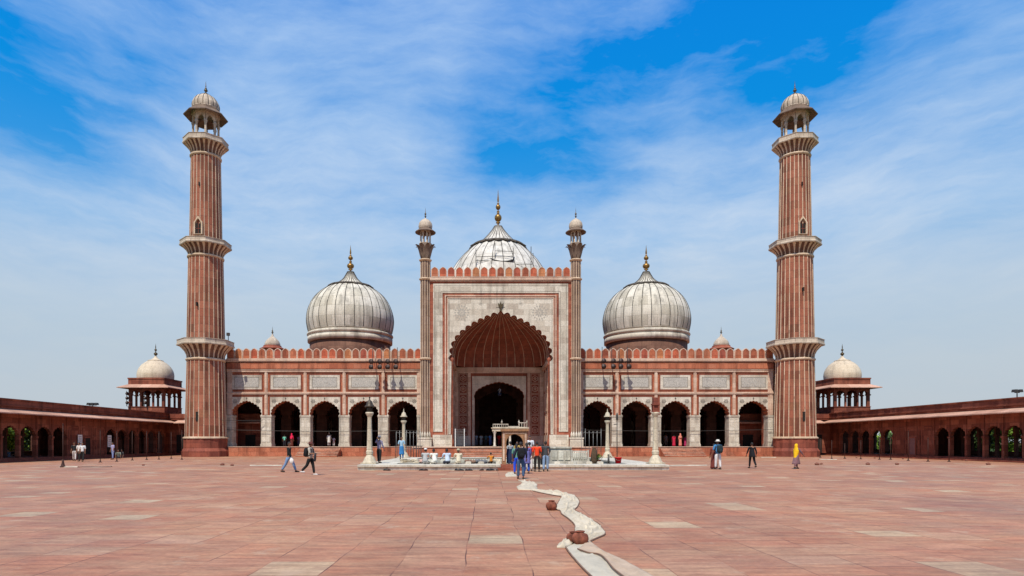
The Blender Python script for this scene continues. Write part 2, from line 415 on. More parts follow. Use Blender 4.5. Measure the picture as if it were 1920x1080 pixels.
def merlon_mesh(w, h, t=.34):
    def shp(ww, z0, hh):
        l = [(ww/2, z0), (ww/2, z0+hh*.62), (ww*.46, z0+hh*.74), (ww*.34, z0+hh*.86), (ww*.16, z0+hh*.95), (0, z0+hh)]
        return l + [(-x, z) for x, z in reversed(l[:-1])]
    o = shp(w, 0, h); i = shp(w*.82, .05, h*.90)
    mb = MB()
    mb.prism(i, -.02, t, 0)
    mb.prism([o, list(reversed(i))], -.045, t, 1)
    return mb.mesh('merlon', [merlon_mat(), m_pink])
def finial_prof(z0, s, h):
    """bulbous gilt finial; s=width scale, h=total height"""
    p = [(.50,0),(.34,.03),(.20,.05),(.16,.075),(.52,.085),(.55,.10),(.20,.115),(.30,.125),(.62,.15),(.80,.19),(.86,.225),(.80,.265),(.60,.30),(.28,.325),(.14,.34),(.34,.35),(.36,.362),(.14,.375),(.32,.39),(.34,.40),(.12,.415),(.13,.44),(.42,.46),(.56,.495),(.58,.52),(.52,.55),(.34,.575),(.12,.59),(.28,.60),(.28,.615),(.10,.63),(.16,.66),(.22,.70),(.18,.76),(.10,.85),(.04,.95),(0,1.0)]
    return [(r*s, z0+z*h) for r, z in p]
def dome(mb_, prof, nrib, rr, c):
    mb_.lathe(prof, nrib*3, 0, c)
def ribs_mb(prof, n, r, c, off=.0, ph=0.0, zc=None):
    mb = MB()
    for k in range(n):
        a = ph + 2*PI*k/n
        mb.tube([(c[0]+(q+off)*math.cos(a), c[1]+(q+off)*math.sin(a), z) for q, z in prof], r, 4, 0, False)
    return mb
def smooth_prof(p, n):
    # catmull-rom through (r,z)
    out = []
    q = [p[0]] + p + [p[-1]]
    seg = len(p)-1
    for i in range(n+1):
        t = i/n*seg; k = min(int(t), seg-1); f = t-k
        a, b, c, d = q[k], q[k+1], q[k+2], q[k+3]
        out.append(tuple(.5*((2*b[j]) + (-a[j]+c[j])*f + (2*a[j]-5*b[j]+4*c[j]-d[j])*f*f + (-a[j]+3*b[j]-3*c[j]+d[j])*f**3) for j in (0,1)))
    return [(max(0, r), z) for r, z in out]
def petal_collar(c, r, z, n, m, size, slope=.5):
    mb = MB()
    mb.lathe([(r-size*.55, z+size*.28), (r-.02, z+size*.18), (r+.04, z), (r-.05, z-size*.12), (r-size*.5, z-size*.05)], n*2, 0, c)
    for k in range(n):
        a = 2*PI*k/n; ca, sa = math.cos(a), math.sin(a); w = PI*r/n*.92
        P = []
        for (t, q) in ((-1,-.15),(-.9,.25),(-.5,.62),(0,.85),(.5,.62),(.9,.25),(1,-.15)):
            rad = r - .05 + q*size*.55; tt = t*w
            P.append((c[0]+rad*ca-tt*sa, c[1]+rad*sa+tt*ca, z - q*size*slope*.55))
        top = [(x, y, zz+size*.13) for x, y, zz in P]
        nn = len(P)
        mb.add(P+top, [tuple(range(nn)), tuple(reversed(range(nn, 2*nn)))] + [(i, nn+i, nn+(i+1)%nn, (i+1)%nn) for i in range(nn)], 0)
    return mb

# ------------------------------------------------------------------ prayer hall
FL = 1.1
hall = empty('mosque', (0, 84, 0), 'red sandstone and white marble mosque with three striped domes and a huge cusped central arch', 'mosque')
YW = 73.2; YC = 70.0
# terrace with steps
mb = MB()
mb.box(-30.5, 30.5, 71.6, 98, 0, FL-.06, 0)
mb.box(-30.52, 30.52, 71.55, 73.0, FL-.055, FL, 1)
mb.box(-8.9, 8.9, 64.2, 71.4, 0, FL-.06, 0)
mb.box(-9.0, 9.0, 64.12, 71.3, FL-.055, FL+.02, 1)
mb.box(-30.4, 30.4, 71.45, 71.598, 0, .16, 0)
mb.box(-30.4, 30.4, 71.52, 71.598, .16, .3, 0)
build(mb, 'terrace', [m_redb, m_pink], hall)
def steps(x0, x1, y, n=6, sloped=True):
    s = MB()
    for k in range(n):
        h = (FL-.06)*(n-k)/(n+1)
        s.box(x0-.0, x1, y-.34*(k+1), y-.34*k-.002, 0, h, 0)
        s.box(x0-.01, x1+.01, y-.34*(k+1)-.02, y-.34*k-.0025, h, h+.03, 1)
    return s
for (x0, x1, y) in ((-22.3,-17.8,71.44), (17.8,22.3,71.44)):
    build(steps(x0, x1, y), 'steps', [m_redb, m_pink], hall)
build(steps(-4.4, 3.2, 64.1, 6), 'steps', [m_redb, m_pink], hall)

BW = 4.46
def wing(sgn):
    c0 = sgn*20.05; xs = [c0 + (k-2)*BW for k in range(5)]
    xl, xr = c0-2.5*BW, c0+2.5*BW
    # core wall with five cusped notches
    out = [(xl, 11.1), (xl, 4.67)]
    for x in xs: out += [(x-1.67, 4.67)] + cusped(x, 1.60, 4.671, 6.30, 13, .30)  + [(x+1.67, 4.67)]
    out += [(xr, 4.67), (xr, 11.1)]
    mb = MB(); mb.prism(out, YW, YW+1.1, 0)
    build(mb, 'wall', m_redb, hall)
    # mouldings
    mb = MB()
    for k in range(6):
        x = xl + k*BW; w = .17 if 0 < k < 5 else .3
        x = x + (.3 if k == 0 else -.3 if k == 5 else 0)
        mb.box(x-w, x+w, YW-.10, YW-.001, 4.72, 9.6)
        mb.box(x-w*.45, x+w*.45, YW-.14, YW-.101, 4.72, 9.6)
    mb.box(xl, xr, YW-.16, YW-.001, 7.04, 7.33); mb.box(xl, xr, YW-.21, YW-.161, 7.14, 7.24)
    mb.box(xl, xr, YW-.16, YW-.001, 9.602, 9.93); mb.box(xl, xr, YW-.21, YW-.161, 9.80, 9.9)
    build(mb, 'moulding', m_pink, hall)
    mb = MB()
    mb.prism([(xl, 10.86), (xr, 10.86), (xr, 11.12), (xl, 11.12)], YW-.34, YW-.001, 0)
    mb.box(xl, xr, YW-.24, YW-.001, 10.74, 10.858, 0)
    build(mb, 'cornice', m_pink, hall)
    mb = MB(); mb.box(xl, xr, YW-.20, YW-.002, 10.02, 10.60, 0); mb.box(xl, xr, YW-.26, YW-.2005, 9.95, 10.03, 0)
    build(mb, 'frieze', m_redb, hall)
    # bay pieces
    for x in xs:
        mb = MB(); mb.prism(ring_poly(x-1.86, x+1.86, 7.50, 9.42, .13), YW-.07, YW-.001, 0)
        fr = build(mb, 'panel_frame', m_dark, hall, (x, YW, 8.4))
        mb = MB(); mb.box(x-1.72, x+1.72, YW-.05, YW-.001, 7.64, 9.28, 0)
        mb.prism(ring_poly(x-1.42, x+1.42, 7.86, 9.04, .035), YW-.062, YW-.0505, 2)
        mb.box(x-1.36, x+1.36, YW-.060, YW-.0507, 7.93, 8.97, 1)
        build(mb, 'inscription_panel', [m_marble, m_call, m_inlay], hall, (x, YW, 8.4))
        # spandrel
        cu = cusped(x, 1.62, 4.671, 6.32, 13, .30)
        p = [(x-1.78, 6.76), (x-1.78, 4.67)] + cu + [(x+1.78, 4.67), (x+1.78, 6.76)]
        mb = MB(); mb.prism(p, YW-.05, YW-.001, 0)
        for q in (-1, 1): rosette(mb, x+q*1.32, 6.27, .30, YW-.05, 1)
        mb.prism([(x-.09,6.58),(x,6.42),(x+.09,6.58),(x,6.74)], YW-.065, YW-.0505, 1)
        build(mb, 'spandrel', [m_marble, m_inlay], hall, (x, YW, 5.7))
        mb = MB(); mb.prism(ushape(1.93, 6.93, 1.80, 6.80, 4.72), YW-.08, YW-.001, 0)
        mb.v = [(a+x, b, c) for a, b, c in mb.v]
        build(mb, 'arch_frame', m_dark, hall, (x, YW, 5.7))
    for k in range(6):
        x = xl + k*BW; a, b = x-.58, x+.58
        if k == 0: a = xl-.4
        if k == 5: b = xr+.4
        mb = MB()
        mb.box(a, b, YW-.05, YW+1.15, FL+.34, 4.40)
        mb.box(a-.06, b+.06, YW-.12, YW+1.2, FL, FL+.26); mb.box(a-.03, b+.03, YW-.09, YW+1.18, FL+.26, FL+.34)
        mb.box(a-.06, b+.06, YW-.12, YW+1.2, 4.52, 4.668); mb.box(a-.03, b+.03, YW-.09, YW+1.18, 4.40, 4.52)
        xm = max(a, xl); xn = min(b, xr)
        for q in (-1, 1):     # raised panels on the shaft
            xc = (a+b)/2 + q*.28
            mb.prism(ring_poly(xc-.22, xc+.22, FL+.5, 2.7, .04), YW-.075, YW-.0505)
            mb.prism(ring_poly(xc-.22, xc+.22, 2.85, 4.25, .04), YW-.075, YW-.0505)
        build(mb, 'pier', m_marb2, hall, (x, YW, FL))
    # merlons
    n = 25; sp = (xr-xl)/n
    return [(xl + (k+.5)*sp, YW-.1, 11.12) for k in range(n)]
msites = wing(-1) + wing(1)
mm = merlon_mesh(.86, 1.22)
me = None
for i, p in enumerate(msites):
    o = bpy.data.objects.new('merlon', mm); COL.objects.link(o); o.parent = hall; o.location = Vector(p) - Vector((0,84,0)); WO[o.name] = Vector(p)
# roof, rear and side walls of the hall
mb = MB()
for s in (-1, 1):
    xa, xb = sorted((s*34.2, s*8.0))
    mb.box(xa, xb, YW+1.1, 98, 10.3, 11.0)
    mb.box(*sorted((s*34.2, s*33.4)), YW+1.1, 98, 0, 10.29)
    mb.box(*sorted((s*34.2, s*30.6)), YW+1.1, YW+1.6, 0, 10.29)
    mb.box(*sorted((s*34.2, s*31.2)), YW+.3, YW+1.1, 9.0, 11.1)
mb.box(-34.2, 34.2, 98.01, 98.8, 0, 11.0)
build(mb, 'roof', m_red, hall)
# inner arcade row and side walls of the aisles
for s in (-1, 1):
    out = [(s*20.05-12.4, 10.29), (s*20.05-12.4, FL)]
    for k in range(5):
        x = s*20.05 + (k-2)*BW
        out += [(x-1.6, FL)] + cusped(x, 1.6, 4.6, 6.3, 9, .3, 3) + [(x+1.6, FL)]
    out += [(s*20.05+12.4, FL), (s*20.05+12.4, 10.29)]
    for y in (80.5, 88.5):
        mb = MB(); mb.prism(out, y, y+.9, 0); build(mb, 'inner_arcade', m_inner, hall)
    for k in range(5):
        x = s*20.05 + (k-2)*BW; mb = MB()
        mb.prism([(x-1.2,FL),(x+1.2,FL),(x+1.2,4.3),(x+.7,4.8),(x,5.1),(x-.7,4.8),(x-1.2,4.3)], 97.7, 98.0); mb.box(x-.9, x+.9, 97.55, 97.69, FL, 1.9)
        build(mb, 'prayer_niche', m_pink, hall)

# central gateway
mb = MB()
AR = cusped(0, 5.38, 10.4, 15.75, 21, .42, 6)
p = [(-7.75, 19.66), (-7.75, FL), (-5.45, FL)] + AR + [(5.45, FL), (7.75, FL), (7.75, 19.66)]
mb.prism(p, YC, YC+.8, 0)
mb.box(-7.75, -5.46, YC+.81, 79.6, FL, 19.6, 0); mb.box(5.46, 7.75, YC+.81, 79.6, FL, 19.6, 0)
mb.box(-5.459, 5.459, YC+.81, 79.6, 17.0, 19.6, 0)
gate = build(mb, 'gateway', m_red, hall)
mb = MB()
mb.prism(ushape(7.38, 18.92, 6.36, 17.9, 2.74), YC-.06, YC-.001, 0)
mb.prism([(-5.72, 17.30), (-5.72, 2.45), (-5.47, 2.45)] + AR + [(5.47, 2.45), (5.72, 2.45), (5.72, 17.30)], YC-.05, YC-.001, 0)
for q in (-1, 1):
    mb.box(*sorted((q*7.42, q*5.32)), YC-.14, YC-.001, FL, 2.40, 0)
    mb.prism(ring_poly(*sorted((q*7.25, q*6.1)), 1.35, 2.2, .05), YC-.16, YC-.141, 0)
    mb.prism(ring_poly(*sorted((q*5.95, q*5.45)), 1.35, 2.2, .05), YC-.16, YC-.141, 0)
    medallion(mb, q*4.25, 15.75, .92, YC-.05, 2)
    medallion(mb, q*2.2, 16.72, .22, YC-.05, 2)
mb.prism([[(-.5,16.3),(.5,16.3),(.5,16.36),(-.5,16.36)]], YC-.06, YC-.0505, 1)
mb.prism(ushape(7.22, 18.76, 7.19, 18.73, 2.9), YC-.067, YC-.061, 1)
mb.prism(ushape(6.54, 18.1, 6.51, 18.07, 2.9), YC-.067, YC-.061, 1)
mb.prism(ushape(5.62, 17.2, 5.59, 17.17, 2.6), YC-.057, YC-.051, 1)
build(mb, 'marble_facing', [m_marble, m_inlay, m_faint], hall)
mb = MB()
for (a, b) in (((6.10,17.66), (5.98,17.54)), ((5.86,17.44), (5.76,17.34))):
    mb.prism(ushape(a[0], a[1], b[0], b[1], FL), YC-.09, YC-.001, 0)
mb.box(-7.75, 7.75, YC-.26, YC-.001, 19.30, 19.56); mb.box(-7.75, 7.75, YC-.16, YC-.001, 19.16, 19.299)
build(mb, 'moulding', m_pink, hall)
mb = MB()
mb.prism([[(-.14,15.9+.0),(.14,15.9),(.1,16.25),(.26,16.5),(.30,16.8),(.12,16.62),(.0,17.0),(-.12,16.62),(-.30,16.8),(-.26,16.5),(-.1,16.25)]], YC-.2, YC-.06, 0)
build(mb, 'arch_ornament', m_goldd, hall)
n = 17; sp = 15.3/n
mm2 = merlon_mesh(.83, 1.08)
for k in range(n):
    o = bpy.data.objects.new('merlon', mm2); COL.objects.link(o); o.parent = hall; p = Vector((-7.65+(k+.5)*sp, YC-.1, 19.66)); o.location = p - Vector((0,84,0)); WO[o.name] = p
# jamb colonnettes
mb = MB()
for q in (-1, 1):
    c = (q*5.30, YC+.12)
    mb.lathe([(.24,FL+.02),(.24,1.6),(.17,1.75),(.12,2.4),(.12,9.9),(.16,10.0),(.2,10.15),(.12,10.3),(.22,10.55),(.24,10.7),(.05,10.9)], 12, 0, c)
build(mb, 'jamb_column', m_dark, hall)
# iwan vault
mb = MB(); rb = MB(); vb = MB()
y0 = YC+.8
def vault_pt(t, ph):
    # t in 0..1 along the half arch from springing to apex ; ph -90..90 deg from the front plane
    P = resample([(h[0]*5.46, 10.8 + h[1]*5.6) for h in HALF], 16)
    k = min(15, int(t*16)); f = t*16-k
    r = P[k][0] + (P[k+1][0]-P[k][0])*f; z = P[k][1] + (P[k+1][1]-P[k][1])*f
    e = 2 + 3.2*(1-t)**1.2
    c, s = abs(math.cos(ph)), abs(math.sin(ph))
    q = (c**e + s**e)**(-1/e)
    return (r*q*math.sin(ph), y0 + r*q*math.cos(ph)*8.1/5.46, z)
NU, NV = 48, 16
vs = []; fs = []
for i in range(NU+1):
    for j in range(NV+1): vs.append(vault_pt(j/NV, -PI/2 + PI*i/NU))
for i in range(NU):
    for j in range(NV):
        a = i*(NV+1)+j; fs.append((a, a+1, a+NV+2, a+NV+1))
mb.add(vs, fs, 0, True)
build(mb, 'vault', m_dark, hall)
for i in range(1, 18):
    ph = -PI/2 + PI*i/18
    P = [Vector(vault_pt(j/NV*.97, ph)) for j in range(0, NV+1)]
    ctr = Vector((0, y0, 11))
    P = [p + (ctr-p).normalized()*.04 for p in P]
    rb.tube(P, [.05*(1-.6*j/NV) for j in range(NV+1)], 4, 0, False)
for j in range(1, 7):
    P = [Vector(vault_pt(j/9*.9, -PI/2 + PI*i/36)) for i in range(1, 36)]
    P = [p + (Vector((0, y0, p.z))-p).normalized()*.02 for p in P]
build(rb, 'vault_rib', m_pink, hall)
# iwan walls
YB = 78.9
mb = MB()
p = [(-5.46, 10.8), (-5.46, FL), (-3.0, FL)] + cusped(0, 3.0, 7.0, 9.0, 15, .2) + [(3.0, FL), (5.46, FL), (5.46, 10.8)]
mb.prism(p, YB, YB+1.0, 0)
mb.box(-5.46, 5.46, YB-.22, YB-.001, 10.35, 10.8, 1); mb.box(-5.46, 5.46, YB-.12, YB-.001, 10.1, 10.349, 1)
for q in (-1, 1):
    mb.box(*sorted((q*5.46, q*5.24)), y0+.05, YB-.22, 10.35, 10.8, 1)
    mb.box(*sorted((q*5.46, q*5.40)), y0+.05, YB-.001, FL, 2.4, 2)
    for yy in (y0+.3, y0+2.6, y0+4.9, YB-.9):
        mb.box(*sorted((q*5.459, q*5.40)), yy, yy+.28, 2.41, 10.349, 1)
    for yy in (y0+1.1, y0+3.4, y0+5.7):
        for z0 in (2.7, 5.2, 7.7):
            mb.box(*sorted((q*5.459, q*5.42)), yy, yy+1.0, z0, z0+.06, 1); mb.box(*sorted((q*5.459, q*5.42)), yy, yy+1.0, z0+2.1, z0+2.16, 1)
            mb.box(*sorted((q*5.459, q*5.42)), yy, yy+.06, z0+.061, z0+2.099, 1); mb.box(*sorted((q*5.459, q*5.42)), yy+.94, yy+1.0, z0+.061, z0+2.099, 1)
build(mb, 'recess_wall', [m_dark, m_pink, m_marble], hall)
mb = MB()
mb.prism([(-3.32, 9.72), (-3.32, FL), (-3.02, FL)] + cusped(0, 3.02, 7.0, 9.02, 15, .2) + [(3.02, FL), (3.32, FL), (3.32, 9.72)], YB-.06, YB-.001, 0)
for q in (-1, 1):
    mb.box(*sorted((q*3.84, q*3.5)), YB-.08, YB-.001, 2.41, 10.09, 1)
    mb.box(*sorted((q*5.40, q*5.0)), YB-.08, YB-.001, 2.41, 10.09, 1)
    mb.box(*sorted((q*5.39, q*3.5)), YB-.10, YB-.001, FL, 2.40, 0)
    for k in range(6):
        z0 = 2.5 + k*1.27; x0, x1 = sorted((q*4.92, q*3.92))
        mb.prism(ring_poly(x0, x1, z0, z0+1.17, .05), YB-.05, YB-.001, 1)
        xc, zc = (x0+x1)/2, z0+.585
        hx = lambda r: [(xc+r*math.cos(PI/6+PI/3*j), zc+r*math.sin(PI/6+PI/3*j)) for j in range(6)]
        mb.prism([hx(.40), list(reversed(hx(.34)))], YB-.04, YB-.001, 1)
        rosette(mb, xc, zc, .24, YB-.002, 1, 6, .03)
build(mb, 'recess_panel', [m_marble, m_pink], hall)
# inner hall under the central dome
mb = MB()
for q in (-1, 1):
    mb.box(*sorted((q*7.6, q*7.0)), 79.7, 97.9, FL, 16)
mb.box(-7.6, 7.6, 97.3, 97.9, FL, 16); mb.box(-7.6, 7.6, 79.7, 97.9, 16.001, 16.6)
mb.prism([[(-7.6,16),(-7.6,FL),(-2.6,FL)] + cusped(0, 2.6, 6.5, 8.5, 11, .3, 4) + [(2.6,FL),(7.6,FL),(7.6,16)]], 88, 88.8, 0)
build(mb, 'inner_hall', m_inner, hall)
# engaged turrets with lotus capitals and kiosks
def kiosk(root_mb, c, zf, zt, r, ncol, colr, mats_i=(0, 1), ph=0.0):
    """columns and arches of an open kiosk"""
    for k in range(ncol):
        a = ph + 2*PI*k/ncol
        x, y = c[0]+r*math.cos(a), c[1]+r*math.sin(a)
        h = zt-zf
        root_mb.lathe([(colr*1.5,zf),(colr*1.5,zf+.06*h),(colr,zf+.1*h),(colr*.9,zf+.6*h),(colr*1.5,zf+.68*h),(colr*1.3,zf+.72*h)], 8, mats_i[0], (x, y))
        # spandrel between this column and the next
        a2 = ph + 2*PI*(k+1)/ncol
        P0 = Vector((x, y, 0)); P1 = Vector((c[0]+r*math.cos(a2), c[1]+r*math.sin(a2), 0))
        d = P1-P0; w = d.length; d.normalize(); nrm = Vector((d.y, -d.x, 0))
        cu = cusped(w/2, w/2-colr*1.1, zf+.66*h, zf+.9*h, 7, .3, 3)
        loop = [(0, zt), (0, zf+.64*h), (colr*1.1, zf+.64*h)] + cu + [(w-colr*1.1, zf+.64*h), (w, zf+.64*h), (w, zt)]
        sub = MB(); sub.prism(loop, -colr*.7, colr*.7)
        root_mb.add([P0 + d*q[0] + nrm*(-q[1]) + Vector((0,0,q[2])) for q in sub.v], sub.f, mats_i[0])
for q in (-1, 1):
    c = (q*8.24, YC+.15)
    mb = MB()
    mb.lathe([(.53,2.0),(.53,21.5)], 12, 0, c, False, PI/12)
    for k in range(12):
        a = 2*PI*k/12
        mb.tube([(c[0]+.52*math.cos(a), c[1]+.52*math.sin(a), 2.1), (c[0]+.52*math.cos(a), c[1]+.52*math.sin(a), 21.4)], .045, 4, 1, False)
        a += PI/12
    t = build(mb, 'corner_turret', [m_grey, m_mintrim], hall, (c[0], c[1], FL))
    mb = MB()
    mb.box(c[0]-.72, c[0]+.72, c[1]-.8, c[1]+.4, FL, 1.95, 0)
    mb.box(c[0]-.78, c[0]+.78, c[1]-.86, c[1]+.4, 1.951, 2.1, 0)
    for k in range(12):
        a = 2*PI*k/12
        mb.tube([(c[0]+.56*math.cos(a), c[1]+.56*math.sin(a), 2.05), (c[0]+.56*math.cos(a), c[1]+.56*math.sin(a), 2.5), (c[0]+.54*math.cos(a), c[1]+.54*math.sin(a), 2.8)], [.16,.13,.01], 5, 0)
    build(mb, 'turret_base', m_marb2, t)
    mb = MB()
    for z in (10.7, 19.42, 21.5):
        mb.lathe([(.54,z-.14),(.68,z-.04),(.70,z+.05),(.56,z+.12)], 24, 0, c)
    build(mb, 'ring_moulding', m_mintrim, t)
    mb = MB()
    mb.lathe([(.46,21.6),(.50,21.9),(.62,22.4),(.74,22.9),(.72,23.3),(.5,23.35)], 16, 0, c)
    for k in range(8):
        a = 2*PI*(k+.5)/8; ca, sa = math.cos(a), math.sin(a)
        rows = [(.50,21.7,.13),(.58,22.1,.24),(.70,22.6,.28),(.86,22.98,.22),(1.08,23.12,.10),(1.2,23.06,.01)]
        vs = []
        for r_, z_, w_ in rows:
            for tt, dz in ((-w_,0),(0,-.03),(w_,0)):
                rr = r_ + (0.03 if tt == 0 else 0)
                vs.append((c[0]+rr*ca-tt*sa, c[1]+rr*sa+tt*ca, z_+dz))
        m0 = len(vs)
        vs += [(x-.05*ca, y-.05*sa, z+.05) for x, y, z in vs]
        fs = []
        for i in range(len(rows)-1):
            for j in range(2):
                a0 = i*3+j; fs += [(a0, a0+1, a0+4, a0+3), (m0+a0, m0+a0+3, m0+a0+4, m0+a0+1)]
        mb.add(vs, fs, 0, True)
    build(mb, 'lotus_capital', m_lotus, t)
    mb = MB(); kiosk(mb, c, 23.3, 24.75, .54, 8, .075, ph=PI/8)
    mb.lathe([(.66,23.28),(.66,23.36)], 8, 0, c, False, PI/8)
    mb.lathe([(.45,24.5),(.42,24.52),(.1,24.6)], 8, 1, c, False, PI/8)  # added dark soffit disc, makes the upper kiosk openings look shaded
    build(mb, 'kiosk', [m_chh, m_mindark], t)
    mb = MB()
    mb.lathe([(.55,24.75),(.62,24.78),(1.12,24.52),(1.14,24.58),(.72,24.9),(.70,25.02),(.62,25.04)], 16, 0, c, False, PI/16)
    build(mb, 'eave', m_lotus, t)
    mb = MB(); prof = smooth_prof([(.70,25.0),(.74,25.25),(.66,25.6),(.42,25.9),(.14,26.05),(.07,26.15)], 16)
    mb.lathe(prof, 48, 0, c, fold=16, amp=.025)
    mb.lathe([(.07,26.1),(.05,26.3),(.14,26.36),(.05,26.42),(.05,26.5),(.13,26.6),(.05,26.7),(.03,26.8),(.0,27.4)], 8, 1, c)
    cu_ = build(mb, 'cupola', [m_chh, m_goldd], t)
# domes
def big_dome(c, prof, nrib, mat, collar, drum, finial, band):
    o = (c[0], c[1], drum[0][1])
    mb = MB(); P = smooth_prof(prof, 44); mb.lathe(P, nrib*3, 0, c)
    d = build(mb, 'dome', mat, hall, o)
    rp = ribs_mb([p for p in P if band < p[1]], nrib, .045, c, .0, PI/2+PI/nrib/1.3)
    build(rp, 'dome_rib', m_lead, d)
    mb = MB(); mb.lathe(drum, 64, 0, c); build(mb, 'drum', m_mindark if c[0] else m_red, d)
    z = band
    r = P[0][0]
    mb = MB(); mb.lathe([(r-.3,z-1.32),(r+.10,z-1.28),(r+.12,z-.62),(r+.02,z-.60),(r+.0,z-.5),(r+.14,z-.42),(r+.22,z-.3),(r+.16,z-.12),(r-.1,z+.02)], 96, 0, c)
    build(mb, 'dome_ring', m_marble, d)
    build(petal_collar(c, collar[0], collar[1], collar[2], 0, collar[3]), 'petal_collar', m_collar, d)
    mb = MB(); mb.lathe(finial_prof(*finial), 16, 0, c)
    build(mb, 'finial', m_gold, d)
    if c[0]: d.scale = (.978, .978, 1)
for q in (-1, 1):
    big_dome((q*19.4, 84), [(5.46,15.75),(5.70,16.9),(5.72,17.9),(5.45,19.0),(4.85,20.15),(3.95,21.1),(2.75,21.85),(1.75,22.35),(1.0,22.95),(.6,23.6),(.42,23.95)], 30, m_dome,
             (2.85, 21.92, 22, .66), [(5.3,11.0),(5.3,14.6)], (23.9, .55, 3.6), 15.75)
big_dome((0, 86), [(7.1,18.9),(7.35,20.3),(7.2,21.9),(6.75,23.4),(5.8,25.1),(4.8,26.35),(3.65,27.45),(2.5,28.25),(1.9,28.8),(1.35,29.4),(.8,30.1),(.5,30.6)], 28, m_domec,
         (3.45, 27.78, 20, 1.05), [(6.9,16.6),(6.9,17.7)], (30.6, .56, 5.0), 18.9)
# scaffold on the central dome
sc = empty('scaffolding', (0, 79.8, 19.6), 'thin pole scaffolding clamped in front of the central dome above the red merlons', 'scaffolding')
mb = MB()
def gg(u, v): return (gx(u, 79.8), 79.8, gz(v, 79.8))
def Z3(x, y): return gg(760+x/4.908, 340+y/4.908)
for x, y in ((650,620),(825,570),(993,610),(1157,600),(1175,660)):
    a = Z3(x, y); mb.tube([(a[0], 79.8, 19.6), a], .045, 5)
build(mb, 'upright', m_lead, sc)
mb = MB()
for a, b in (((650,695),(825,690)), ((650,728),(993,735)), ((825,640),(993,645)), ((825,690),(993,690)), ((993,762),(1175,762))):
    mb.tube([Z3(*a), Z3(*b)], .035, 5)
build(mb, 'crossbar', m_lead, sc)
mb = MB()
P = [Z3(*p) for p in ((780,708),(825,730),(880,742),(940,740),(985,728),(1000,715))]
mb.tube([(x, y-.1, z) for x, y, z in P], [.03,.1,.12,.12,.1,.04], 6)
build(mb, 'sling', m_lead, sc)
mb = MB()
for x in (650, 825, 993, 1157):
    p = Z3(x, 780); mb.box(p[0]-.06, p[0]+.06, 79.7, 80.2, 19.6, 19.7)
build(mb, 'foot', m_lead, sc)

# rear corner kiosks
for q in (-1, 1):
    c = (q*34.0, 97)
    mb = MB(); mb.lathe([(1.5,0),(1.5,13.2),(1.7,13.3),(1.5,13.5)], 16, 0, c)
    t = build(mb, 'rear_turret', m_red, hall, (c[0], c[1], 0))
    mb = MB(); kiosk(mb, c, 13.4, 15.8, 1.1, 8, .1, ph=PI/8); build(mb, 'kiosk', m_redb, t)
    mb = MB(); mb.lathe([(1.1,15.8),(1.2,15.85),(1.85,15.6),(1.88,15.7),(1.35,16.0),(1.3,16.2)], 16, 0, c, False); build(mb, 'eave', m_red, t)
    mb = MB(); mb.lathe(smooth_prof([(1.08,16.15),(1.12,16.45),(.9,16.95),(.45,17.4),(.2,17.65),(.1,18.0)], 16), 48, 0, c, fold=16, amp=.02)
    mb.lathe([(.1,17.95),(.06,18.1),(.2,18.2),(.06,18.3),(.14,18.45),(.05,18.55),(0,19.2)], 8, 1, c)
    build(mb, 'cupola', [m_chh, m_goldd], t)

